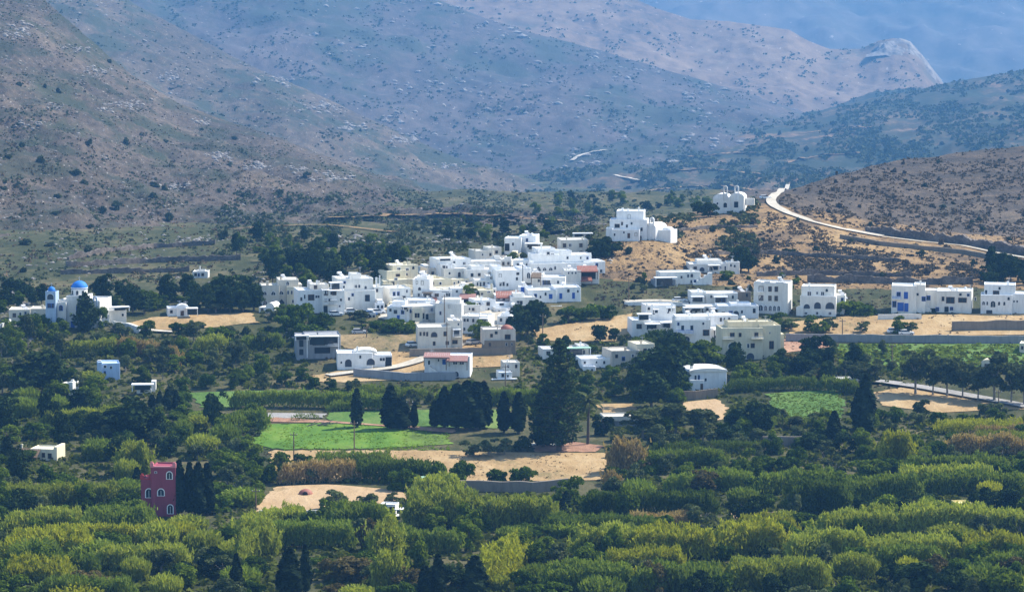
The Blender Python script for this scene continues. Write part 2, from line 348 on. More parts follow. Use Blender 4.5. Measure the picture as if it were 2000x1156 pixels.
HAZE, SUN_EL, SUN_AZ, SKY, SUN, EXPO = 9.8e-5, 46, 62, .12, 4.9, 1.06
# ------------------------------------------------------------------ fields, roads
sheet('green_field', 'crop', [(488,842),(520,828),(640,827),(760,835),(872,851),(880,868),(700,878),(540,878),(480,864)], 'bright green crop field in the middle of the valley')
sheet('dull_green_field', 'crop2', [(640,806),(800,800),(990,800),(1005,838),(890,836),(760,830),(640,822)], 'dull green field strip behind the cypress group')
sheet('soil_path', 'redsoil', [(535,815),(640,823),(760,831),(890,838),(890,848),(760,834),(640,826),(520,826)], 'reddish soil strip along the top of the green field', off=.2)
sheet('grey_track', 'asphalt', [(490,807),(636,808),(630,817),(500,817)], 'grey gravel track beside the cane hedge', off=.22)
sheet('straw_field', 'straw', [(530,880),(870,880),(960,884),(1080,890),(1192,885),(1188,905),(1176,938),(1060,941),(860,940),(700,936),(545,936),(528,905)], 'straw coloured stubble field below the green field')
sheet('sandy_yard', 'sand_yard', [(500,990),(520,965),(548,950),(640,946),(752,955),(806,966),(760,1001),(505,1003)], 'pale sandy yard with two small olive trees')
sheet('left_green_field', 'crop2', [(362,768),(480,764),(622,762),(600,780),(450,796),(395,797)], 'small green field left of the cane hedge')
sheet('right_green_field', 'crop2', [(1500,770),(1560,764),(1632,762),(1650,790),(1640,817),(1510,817)], 'green field behind the big round dark tree')
sheet('right_straw_field', 'straw', [(1700,768),(1762,756),(2010,792),(2010,800),(1950,801),(1830,806),(1722,792)], 'straw field beside the tree lined road on the right')
sheet('straw_plot', 'straw', [(1166,790),(1240,788),(1252,812),(1176,814)], 'straw plot right of the giant conifer')
sheet('sandy_plot', 'sand_yard', [(1330,786),(1400,780),(1425,800),(1405,822),(1340,806)], 'sandy plot left of the big round tree')
sheet('church_field', 'straw', [(232,637),(300,620),(420,614),(492,612),(502,630),(430,639),(290,647)], 'dry field right of the domed church')
sheet('terrace_field', 'straw', [(585,738),(680,722),(760,690),(800,655),(900,652),(1005,690),(985,716),(840,722),(790,742),(640,748)], 'dry tan terraces around the low arched house')
sheet('village_field', 'weedy', [(660,655),(815,650),(810,672),(765,690),(670,680)], 'dry weedy field between the grey house and the village', off=.2)
sheet('slope_field', 'straw', [(1040,645),(1232,612),(1236,655),(1200,668),(1050,668)], 'dry grass field left of the terraced apartments')
sheet('house_terrace', 'straw', [(1535,630),(1660,618),(2010,612),(2010,654),(1540,662)], 'dry ground in front of the row of white houses')
sheet('vineyard_ground', 'crop2', [(1640,672),(2010,672),(2010,720),(1900,724),(1640,720)], 'vineyard ground below the long grey wall')
sheet('apartment_yard', 'redsoil', [(1440,664),(1610,660),(1620,678),(1530,690),(1440,695)], 'reddish yard beside the cream apartment building')
sheet('dirt_patch', 'sand_yard', [(1425,1002),(1538,998),(1550,1012),(1430,1014)], 'small bare dirt patch among the trees')
sheet('shaded_ground', 'redsoil', [(1040,866),(1110,862),(1180,872),(1160,884),(1040,884)], 'bare ground under the giant conifer')
ribbon('hill_road', 'road', [(1548,364),(1528,374),(1512,384),(1504,392),(1510,404),(1535,417),(1580,433),(1640,448),(1722,463)], 3.5, 'white gravel road curving round the right hill', .45, 0, 2.5)
ribbon('hill_track', 'road', [(1720,463),(1800,473),(1880,481),(1940,494),(2010,506)], 1.9, 'thin pale track continuing along the dark stone bank', .35, 0, 2.5)
ribbon('valley_road', 'asphalt', [(1640,742),(1730,748),(1800,758),(1900,776),(2010,796)], 5, 'grey road lined with trees on the right', .3, 0, 6)
ribbon('dirt_lane', 'road', [(640,735),(760,722),(800,712),(860,690),(900,672)], 4, 'pale dirt lane by the low arched house', .3, 0, 6)
ribbon('village_lane', 'road', [(1220,592),(1280,590),(1345,592)], 5, 'white concrete lane above the terraced apartments', .3, 0, 6)
ribbon('garden_path', 'road', [(1022,874),(1045,868),(1068,866),(1090,872)], 2.5, 'pale path at the foot of the giant conifer', .3, 0, 5)
ribbon('valley_track', 'road', [(1117,316),(1126,310),(1138,304),(1154,300),(1170,297),(1184,295)], 6, 'pale track climbing the hazy slope in the distance', 1.5, 3, 3)
ribbon('slope_track', 'road', [(1200,344),(1230,350),(1262,356)], 4.5, 'short pale track on the terraced slope', .6, 5, 3)
ribbon('church_lane', 'road', [(244,633),(262,640),(300,648),(340,650)], 3, 'pale lane below the church annex', .3, 0, 6)
for pts, w_, lab, ix in [([(450,450),(540,443),(640,441),(770,455)], 3, 'dry terrace strip on the lower hillside behind the wood', None), ([(640,430),(760,424),(900,421),(1110,434)], 4, 'long dry terrace strip below the brown hillside', None), ([(1250,376),(1330,366),(1400,364),(1480,374)], 6, 'orange terrace strip left of the twin bell chapel', 5), ([(1290,338),(1380,330),(1490,342)], 6, 'orange terrace strip in the middle of the green slope', 5), ([(1330,310),(1430,300),(1540,300)], 6, 'upper orange terrace strip on the green slope', 5), ([(1220,402),(1290,396),(1370,402)], 5, 'lowest orange terrace strip on the green slope', 5), ([(1520,322),(1600,306),(1680,300)], 6, 'right hand orange terrace strip on the green slope', 5), ([(1560,262),(1640,252),(1700,250)], 6, 'high orange terrace strip on the green slope', 5)]:
    ribbon('terrace_path', 'dryslope', pts, w_, lab, .5, ix, 3)
sheet('village_ground', 'road', [(745,622),(765,560),(860,520),(990,498),(1100,505),(1135,520),(1110,575),(1045,600),(960,652),(800,642)], 'pale paved lanes and terraces between the village houses', off=.12)
# ------------------------------------------------------------------ walls
def wall(name, m, pts, h, th, label, cat='stone wall'):
    W = []
    for (a, b), (c, d) in zip(pts, pts[1:]):
        k = max(1, int(math.hypot(c-a, d-b)/4)); W += [hit(a+(c-a)*i/k, b+(d-b)*i/k) for i in range(k)]
    W.append(hit(*pts[-1])); W = [w for w in W if w]; mb = MB(); k = len(W)
    for i, w in enumerate(W):
        d = W[min(i+1, k-1)]-W[max(0, i-1)]; d.z = 0; d.normalize(); s = Vector((-d.y, d.x, 0))*th
        hh = h*(1+(.6 if m == 'drystone' else .10)*mnoise.noise(Vector((w.x*.23, w.y*.23, 0)))+(.3 if m == 'drystone' else 0)*mnoise.noise(Vector((w.x*.9, w.y*.9, 5))))
        for q, z in ((w, -1.2), (w, hh), (w+s, hh), (w+s, -1.2)): mb.v.append((q.x, q.y, w.z+z))
    for i in range(k-1):
        for j in range(4): mb.f.append((i*4+j, (i+1)*4+j, (i+1)*4+(j+1)%4, i*4+(j+1)%4))
    mb.f += [(3,2,1,0), ((k-1)*4, (k-1)*4+1, (k-1)*4+2, (k-1)*4+3)]
    return tag(mb.build(name, m), label, cat)
wall('retaining_wall', 'grey', [(1535,667),(1640,668),(1760,669),(1900,671),(2010,671)], 2.0, .6, 'long grey retaining wall below the row of white houses')
wall('retaining_wall', 'stone', [(866,958),(960,960),(1040,962),(1110,956)], 2.2, .7, 'dark stone wall under the straw field')
wall('retaining_wall', 'stone', [(1490,872),(1572,871)], 2.2, .6, 'short wall with pale top below the right green field')
wall('retaining_wall', 'stone', [(1318,783),(1360,781),(1402,776)], 2.2, .5, 'stone wall under the white house with rounded roof')
wall('retaining_wall', 'stone', [(800,697),(860,696),(1000,693)], 2.0, .6, 'stone terrace wall below the two storey village house')
wall('retaining_wall', 'white', [(1220,597),(1280,596),(1345,598)], 1.0, .5, 'white wall edging the lane above the apartments')
wall('retaining_wall', 'stone', [(1640,466),(1720,480),(1800,488),(1880,496),(1940,507),(2010,522)], 1.4, .7, 'stone wall along the lower edge of the hill road')
wall('terrace_bank', 'drystone', [(1690,455),(1720,459),(1800,469),(1880,478),(1940,490),(2010,500)], 2.6, 1.5, 'dark stone bank along the upper side of the hill road')
wall('terrace_wall', 'drystone', [(1578,552),(1700,553),(1790,556),(1900,555)], 1.9, .7, 'long dark terrace wall behind the white houses')
wall('terrace_wall', 'drystone', [(1480,540),(1600,537),(1780,541)], 1.4, .7, 'upper terrace wall on the dry slope')
wall('terrace_wall', 'drystone', [(1400,498),(1500,497),(1640,505),(1760,512)], 1.2, .7, 'terrace wall crossing the slope below the road')
wall('terrace_wall', 'drystone', [(1250,470),(1320,452),(1400,446),(1480,445)], .9, .6, 'low terrace wall between the two chapels')
wall('terrace_wall', 'drystone', [(135,508),(220,492),(300,485),(420,478)], 1.6, .8, 'upper stone terrace wall above the church')
wall('terrace_wall', 'drystone', [(130,522),(240,516),(360,511),(470,508)], 1.6, .8, 'middle stone terrace wall above the church')
wall('terrace_wall', 'drystone', [(118,536),(240,534),(370,531)], 1.5, .8, 'lowest stone terrace wall above the church')
wall('garden_wall', 'white', [(221,641),(245,645),(272,652)], 1.9, .5, 'white garden wall right of the church annex')
wall('garden_wall', 'white', [(-5,650),(10,644),(22,638)], 2.0, .5, 'white garden wall left of the beige church building')
wall('garden_wall', 'white', [(1715,625),(1760,624),(1800,624)], 1.5, .4, 'white garden wall in front of the house with blue doors')
wall('garden_wall', 'sand', [(505,1006),(600,1006),(740,1007)], 1.0, .4, 'low wall along the front of the sandy yard')
wall('garden_wall', 'stone', [(640,698),(660,700),(668,704)], 1.4, .4, 'low wall beside the grey house')
wall('retaining_wall', 'grey', [(690,735),(790,744),(890,742)], 2.0, .6, 'grey wall behind the cypress trees')
wall('retaining_wall', 'stone', [(1860,647),(1940,645),(2010,645)], 2.6, .6, 'brown stone wall under the last white house')
# ------------------------------------------------------------------ houses
def bevel_block(bm, x0, x1, y0, y1, z0, z1, par):
    vs = [bm.verts.new(p) for p in ((x0,y0,z0),(x1,y0,z0),(x1,y1,z0),(x0,y1,z0),(x0,y0,z1),(x1,y0,z1),(x1,y1,z1),(x0,y1,z1))]
    fs = [bm.faces.new([vs[i] for i in q]) for q in ((0,3,2,1),(4,5,6,7),(0,1,5,4),(1,2,6,5),(2,3,7,6),(3,0,4,7))]
    top = fs[1]
    es = [e for e in {e for f in fs for e in f.edges} if max(v.co.z for v in e.verts) > z1-.01]
    w = min(.14, (x1-x0)*.1)
    r = bmesh.ops.bevel(bm, geom=es, offset=w, segments=2, affect='EDGES', profile=.6)
    if par > 0 and min(x1-x0, y1-y0) > 1.6:
        tops = [f for f in bm.faces if f.is_valid and f.normal.z > .99 and abs(f.calc_center_median().z-z1) < .02 and x0 < f.calc_center_median().x < x1 and y0 < f.calc_center_median().y < y1]
        if tops:
            t = max(tops, key=lambda f: f.calc_area())
            bmesh.ops.inset_region(bm, faces=[t], thickness=.22)
            for v in t.verts: v.co.z -= par
    for v in bm.verts:
        if v.co.z > z1-.5 and v.co.z > z0+.3 and v.tag is False: v.co += Vector((rng.normal()*.02, rng.normal()*.02, rng.normal()*.035)); v.tag = True
def arc(u0, u1, z0, z1, pointed=False):
    w = (u1-u0)/2; c = (u0+u1)/2; h = min(w*(1.25 if pointed else 1), (z1-z0)*.75); zs = z1-h
    pts = [(u0, z0), (u1, z0)]
    for i in range(0, 9):
        t = math.pi*i/8
        pts.append((c+w*math.cos(t), zs+h*(math.sin(t) if not pointed else (1-abs(math.cos(t))**1.2))))
    return pts
HR = []            # masks: u0,u1,v0,v1
LM = []            # landmarks for plant labels
def house(text):
    L = [l.split('|') for l in text.strip().split('\n')]
    name, cat, label, short, uv, yaw, m = [x.strip() for x in L[0]]
    uc, vb = map(float, uv.split(',')); yaw = R(float(yaw))
    P = hit(uc, vb, 0) or hit(uc, vb); s = P.length and (P.y*cp-(P.z-CH)*sp)/F
    if short: LM.append((uc, vb, short))
    root = empty(name, P, yaw); tag(root, label, cat)
    cy = math.cos(yaw)
    X = lambda u: (u-uc)*s/cy
    Zz = lambda v: (vb-v)*s
    walls = {}; blocks = []; k = 0
    def front(u, v):
        best = None
        for b in blocks:
            if b[0]-1 <= u <= b[1]+1 and b[2]-1 <= v <= b[3]+30 and (best is None or b[4] < best): best = b[4]
        return best if best is not None else min(b[4] for b in blocks)
    for l in L[1:]:
        t = l[0].strip().split(); c = t[0]
        n = [float(x) if x.replace('.', '').replace('-', '').isdigit() else x for x in t[1:]]
        if c == 'b':
            u0, u1, vt, v1, dy, dp = n[:6]; mm = n[6] if len(n) > 6 else m; k += 1; e = .004*k
            zb = -4 if v1 >= vb-3 else Zz(v1)-.6
            bm = walls.setdefault(mm, bmesh.new())
            bevel_block(bm, X(u0)+e, X(u1)-e, dy+e, dy+dp-e, zb, Zz(vt)-e, .3)
            blocks.append((u0, u1, vt, v1, dy+e)); HR.append((u0, u1, vt, max(v1, vb if v1 >= vb-3 else v1)))
    for i, (mm, bm) in enumerate(walls.items()):
        me = bpy.data.meshes.new('wall'); bm.to_mesh(me); bm.free(); link('wall', me, mm, root)
    # small windows on the larger bare blocks, aerials and low roof boxes
    have = [tuple(map(float, l[0].split()[1:5])) for l in L[1:] if l[0].strip()[0] in 'wadp' and len(l[0].split()) > 4]
    for (u0, u1, vt, v1, dy) in list(blocks):
        if cat in ('house', 'villa', 'apartment') and u1-u0 > 15 and v1-vt > 12:
            for _ in range(int((u1-u0)/12)):
                a = rng.uniform(u0+3, u1-7); b = vt+5+rng.choice([0, 0, 11])+rng.uniform(-1, 1)
                w_, h_ = rng.uniform(2.6, 4.2), rng.uniform(4, 6.5)
                if b+h_ < v1-2 and not any(p-3 < a+w_ and a < q+3 and r-3 < b+h_ and b < t_+3 for p, q, r, t_ in have) and front(a+w_/2, b+h_/2) == dy and not any(B[0] < a+w_ and a < B[1] and B[2] < b+h_ and b < B[3] and B[4] < dy for B in blocks):
                    have.append((a, a+w_, b, b+h_)); L.append([f"{'a' if rng.random() < .2 else 'w'} {a:.2f} {a+w_:.2f} {b:.2f} {b+h_:.2f} {rng.choice(['brown', 'dark', 'whitepaint', 'blue', 'metal'])}"])
        if cat in ('house', 'villa', 'apartment', 'apartment block') and u1-u0 > 14 and not any(B[0] < u1 and u0 < B[1] and B[2] < vt-1 for B in blocks):
            a = rng.uniform(u0+2, u1-5); hh = rng.uniform(4, 9)
            q = rng.random()
            if q < .55: L.append([f"k {a:.2f} {a+rng.uniform(2.2, 4):.2f} {vt-hh*.7:.2f} {vt+1:.2f} {dy+rng.uniform(1, 4):.2f}"])
            if q > .3: L.append([f"i {a+4:.2f} {vt-rng.uniform(8, 14):.2f} {vt+3:.2f} {dy+rng.uniform(1, 4):.2f}"])
            if rng.random() < .3: L.append([f"s {u0+(u1-u0)*.4:.2f} {vt-6:.2f} {dy+3:.2f} .75"])
    for l in L[1:]:
        t = l[0].strip().split(); c = t[0]
        n = [float(x) if x.replace('.', '').replace('-', '').isdigit() else x for x in t[1:]]
        if c == 'i':                    # roof aerial
            x, y, z0, z1 = X(n[0]), n[3], Zz(n[2]), Zz(n[1]); mb = MB(); mb.tube([(x, y, z0), (x, y, z1)], [.06, .05], 5); mb.box(x-.6, x+.6, y-.03, y+.03, z1-.2, z1-.12); mb.box(x-.4, x+.4, y-.03, y+.03, z1-.5, z1-.43); mb.build('aerial', 'metal', root)
        if c in 'wadp':                 # window, arch window, door, pointed opening
            u0, u1, vt, v1 = n[:4]; col = n[4] if len(n) > 4 else ('whitepaint' if c != 'd' else 'blue')
            y = front((u0+u1)/2, (vt+v1)/2); x0, x1, z0, z1 = X(u0), X(u1), Zz(v1), Zz(vt); fr = min(.16, (x1-x0)*.16)
            shp = (lambda a, b, q, w: arc(a, b, q, w, c == 'p')) if c in 'ap' else (lambda a, b, q, w: [(a,q),(b,q),(b,w),(a,w)])
            mb = MB(); big = c in 'ap' and (x1-x0) > 1.5
            out, inn = shp(x0-fr, x1+fr, z0-fr*.5, z1+fr), shp(x0, x1, z0, z1); N = len(out)
            # ring of the surround, proud of the wall
            mb.v = [(x, y-.09, z) for x, z in out]+[(x, y-.09, z) for x, z in inn]+[(x, y+.02, z) for x, z in out]+[(x, y+.02, z) for x, z in inn]
            for i in range(N):
                j = (i+1) % N
                mb.f += [(i, j, N+j, N+i), (i, 2*N+i, 2*N+j, j), (N+i, N+j, 3*N+j, 3*N+i)]
            nm = 'door' if c == 'd' else ('arch_opening' if big else 'window')
            w = mb.build(nm, col if not big else m, root)
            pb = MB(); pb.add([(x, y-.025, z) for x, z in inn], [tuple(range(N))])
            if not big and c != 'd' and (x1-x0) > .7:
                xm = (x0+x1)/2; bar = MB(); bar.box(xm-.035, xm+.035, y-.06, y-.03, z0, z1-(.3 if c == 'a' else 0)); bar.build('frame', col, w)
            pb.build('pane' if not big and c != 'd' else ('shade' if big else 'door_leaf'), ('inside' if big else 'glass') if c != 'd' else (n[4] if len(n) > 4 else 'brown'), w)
        elif c == 'c':                  # canopy: slab on posts
            u0, u1, v = n[:3]; out = n[3] if len(n) > 3 else 2.4; drop = n[4] if len(n) > 4 else 17; mm = n[5] if len(n) > 5 else 'whitepaint'
            y = front((u0+u1)/2, v+6); z = Zz(v); mb = MB(); mb.box(X(u0), X(u1), y-out, y+.4, z-.22, z); q = mb.build('canopy', mm, root); gw = (X(u1)-X(u0)); gl = MB(); gl.box(X(u0)+gw*.12, X(u1)-gw*.16, y-.05, y+.02, z-min(drop*s, 2.5)+.1, z-.45); gl.build('porch_shade_pane', 'glass', root)  # dark glass pane added to stand for the shade under the canopy
            for xx in (X(u0)+.2, X(u1)-.2):
                pm = MB(); pm.box(xx-.1, xx+.1, y-out+.15, y-out+.35, z-drop*s, z-.222); pm.build('post', 'whitepaint', q)
        elif c == 'r':                  # tiled lean-to roof
            u0, u1, vt, v1 = n[:4]; mm = n[4] if len(n) > 4 else 'terracotta'; y = front((u0+u1)/2, v1+5)
            mb = MB(); z0, z1 = Zz(v1), Zz(vt); d = 2.6
            nx = 14
            for i in range(nx):
                xa = X(u0)+(X(u1)-X(u0))*i/nx; xb = X(u0)+(X(u1)-X(u0))*(i+.86)/nx
                mb.add([(xa,y-d,z0),(xb,y-d,z0),(xb,y+.5,z1+.5),(xa,y+.5,z1+.5),(xa,y-d,z0-.16),(xb,y-d,z0-.16),(xb,y+.5,z1+.34),(xa,y+.5,z1+.34)], [(0,1,2,3),(7,6,5,4),(0,4,5,1),(1,5,6,2),(2,6,7,3),(3,7,4,0)])
            mb.box(X(u0), X(u1), y-d+.1, y-d+.2, z0-.3, z0-.05)
            q = mb.build('tiled_roof', mm, root)
            for xx in (X(u0)+.15, X(u1)-.15):
                pm = MB(); pm.box(xx-.09, xx+.09, y-d+.22, y-d+.4, z0-2.3, z0-.06); pm.build('post', 'wood', q)
        elif c == 's':                  # solar water heater
            u, v = n[:2]; dy = n[2] if len(n) > 2 else 2; x, z = X(u), Zz(v); y = dy; k = n[3] if len(n) > 3 else 1
            t1 = MB(); t1.tube([(x-1.0*k, y, z-.1), (x-.95*k, y, z), (x+.2*k, y+.5, z), (x+.25*k, y+.5, z)], [.1, .34, .34, .1], 10); q = t1.build('solar_heater', 'whitepaint', root)
            pm = MB(); pm.add([(x-.6,y-.1,z-.2),(x+.5,y+.4,z-.2),(x+2.1,y-.5,z-2.0),(x+1.0,y-1.0,z-2.0),(x-.6,y-.1,z-.32),(x+.5,y+.4,z-.32),(x+2.1,y-.5,z-2.12),(x+1.0,y-1.0,z-2.12)], [(0,1,2,3),(7,6,5,4),(0,4,5,1),(1,5,6,2),(2,6,7,3),(3,7,4,0)]); pm.build('collector', 'metal', q)
            lg = MB(); lg.box(x-.5, x-.4, y, y+.1, z-2.6, z-.1); lg.box(x+.2, x+.3, y+.4, y+.5, z-2.6, z-.1); lg.build('stand', 'metal', q)
        elif c == 'k':                  # chimney or post
            u0, u1, vt, v1 = n[:4]; y = (n[4] if len(n) > 4 else front((u0+u1)/2, v1+2)+1.0); x0, x1, z1 = X(u0), X(u1), Zz(vt); mb = MB(); w = (x1-x0)
            mb.box(x0, x1, y, y+w, Zz(v1)-.8, z1-.25); mb.box(x0-.08, x1+.08, y-.08, y+w+.08, z1-.249, z1-.12); mb.box(x0+.06, x1-.06, y+.06, y+w-.06, z1-.119, z1)
            mb.build('chimney', n[5] if len(n) > 5 else m, root)
        elif c == 'g':                  # balcony with railing
            u0, u1, vt, v1 = n[:4]; col = n[4] if len(n) > 4 else 'whitepaint'; y = front((u0+u1)/2, v1); d = 1.3; z0, z1 = Zz(v1), Zz(vt)
            mb = MB(); mb.box(X(u0), X(u1), y-d, y+.1, z0-.2, z0); q = mb.build('balcony', m, root)
            rb = MB(); rb.box(X(u0)+.02, X(u1)-.02, y-d+.02, y-d+.1, z1-.08, z1); nb = max(4, int((X(u1)-X(u0))/.3))
            for i in range(nb+1):
                xx = X(u0)+.05+(X(u1)-X(u0)-.1)*i/nb; rb.box(xx-.035, xx+.035, y-d+.03, y-d+.09, z0+.002, z1-.082)
            rb.build('railing', col, q)
        elif c == 'o':                  # dome / rounded roof
            u0, u1, vt, v1 = n[:4]; dy, mm = n[4], n[5]; r = (X(u1)-X(u0))/2; cx = (X(u0)+X(u1))/2; hz = Zz(vt)-Zz(v1)
            mb = MB(); mb.lathe([(r*math.cos(t), Zz(v1)+hz*math.sin(t)) for t in np.linspace(0, 1.5, 9)], cx, dy+r, 20)
            q = mb.build('dome', mm, root)
            for pl in q.data.polygons: pl.use_smooth = True
            if len(n) > 6:
                cm = MB(); zt_ = Zz(vt); cm.box(cx-.05, cx+.05, dy+r-.05, dy+r+.05, zt_, zt_+1.0); cm.box(cx-.3, cx+.3, dy+r-.04, dy+r+.04, zt_+.6, zt_+.7); cm.build('cross', 'metal', q)
        elif c == 'y':                  # drum (round tower)
            u0, u1, vt, v1 = n[:4]; dy = n[4]; r = (X(u1)-X(u0))/2; cx = (X(u0)+X(u1))/2
            mb = MB(); mb.lathe([(r, Zz(v1)-1), (r, Zz(vt)), (r*1.06, Zz(vt)+.02), (r*1.06, Zz(vt)+.25)], cx, dy+r, 20); q = mb.build('drum', n[5] if len(n) > 5 else m, root)
            for i in (-1, 0, 1):
                a = i*.75; x = cx+math.sin(a)*(r+.02); yy = dy+r-math.cos(a)*(r+.02); wv = MB(); hw = .32; z0, z1 = Zz(v1)+.5, Zz(vt)-.4
                t = Vector((math.cos(a), math.sin(a), 0)); wv.add([(x-t.x*hw, yy-t.y*hw, z0), (x+t.x*hw, yy+t.y*hw, z0), (x+t.x*hw, yy+t.y*hw, z1-.3), (x, yy, z1), (x-t.x*hw, yy-t.y*hw, z1-.3)], [(0,1,2,3,4)]); wv.build('drum_window', 'glass', q)
        elif c == 'e':                  # bell gable with arched opening
            u0, u1, vt, v1 = n[:4]; dy = n[4]; mm = n[5] if len(n) > 5 else m; x0, x1, z0, z1 = X(u0), X(u1), Zz(v1)-.4, Zz(vt); w = x1-x0; cx = (x0+x1)/2
            mb = MB(); th = .5; zi = z0+(z1-z0)*.35; mb.box(x0, x1, dy, dy+th, z0-1, zi)
            mb.box(x0, x0+w*.26, dy, dy+th, zi, z1-w*.5); mb.box(x1-w*.26, x1, dy, dy+th, zi, z1-w*.5)
            N = 8; Pp = [(cx+w/2*math.cos(math.pi*i/N), z1-w*.5+w/2*math.sin(math.pi*i/N)) for i in range(N+1)]; Qp = [(cx+w*.24*math.cos(math.pi*i/N), z1-w*.5+w*.24*math.sin(math.pi*i/N)) for i in range(N+1)]
            for i in range(N): mb.prism([Pp[i], Pp[i+1], Qp[i+1], Qp[i]], dy, dy+th)
            q = mb.build('bell_gable', mm, root)
            bl = MB(); bl.lathe([(.05, z1-w*.36), (.14, z1-w*.4), (.2, z1-w*.62), (.26, z1-w*.7)], cx, dy+.25, 10); bl.build('bell', 'metal', q)
        elif c == 'v':                  # barrel vault roof running in depth
            u0, u1, vt, v1 = n[:4]; dy, dp = n[4], n[5]; mm = n[6] if len(n) > 6 else m; x0, x1, z0, z1 = X(u0), X(u1), Zz(v1), Zz(vt); cx = (x0+x1)/2; w = (x1-x0)/2
            mb = MB(); mb.prism([(cx+w*math.cos(math.pi*i/12), z0-.3+(z1-z0+.3)*math.sin(math.pi*i/12)) for i in range(13)], dy+.03, dy+dp); mb.build('vault', mm, root)
        elif c == 'm':                  # merlons along a parapet
            u0, u1, vt, v1 = n[:4]; mm = n[4]; y = front((u0+u1)/2, v1+3); num = int(n[5]); mb = MB()
            w = X(u1)-X(u0); mb.box(X(u0)-.1, X(u1)+.1, y-.12, y+.3, Zz(v1)-.3, Zz(v1)); 
            for i in (0, num-1):
                xx = X(u0)-.1+(w-.5)*i/(num-1); mb.box(xx, xx+.7, y-.14, y+.4, Zz(v1)+.002, Zz(vt)); mb.box(xx+.15, xx+.55, y, y+.3, Zz(vt)+.002, Zz(vt)+.25)
            mb.build('parapet_trim', mm, root)
        elif c == 't':                  # outside stair, stepped parapet
            u0, u1, vt, v1 = n[:4]; y = front((u0+u1)/2, v1); mb = MB(); N = 9
            for i in range(N):
                f = i/N; xa = X(u0)+(X(u1)-X(u0))*f; xb = X(u0)+(X(u1)-X(u0))*(f+1/N); mb.box(min(xa,xb), max(xa,xb), y-1.3, y-.02, -4 if v1 >= vb-3 else Zz(v1)-.5, Zz(v1)+(Zz(vt)-Zz(v1))*(f+1/N))
            mb.build('stair', n[4] if len(n) > 4 else m, root)
    return root
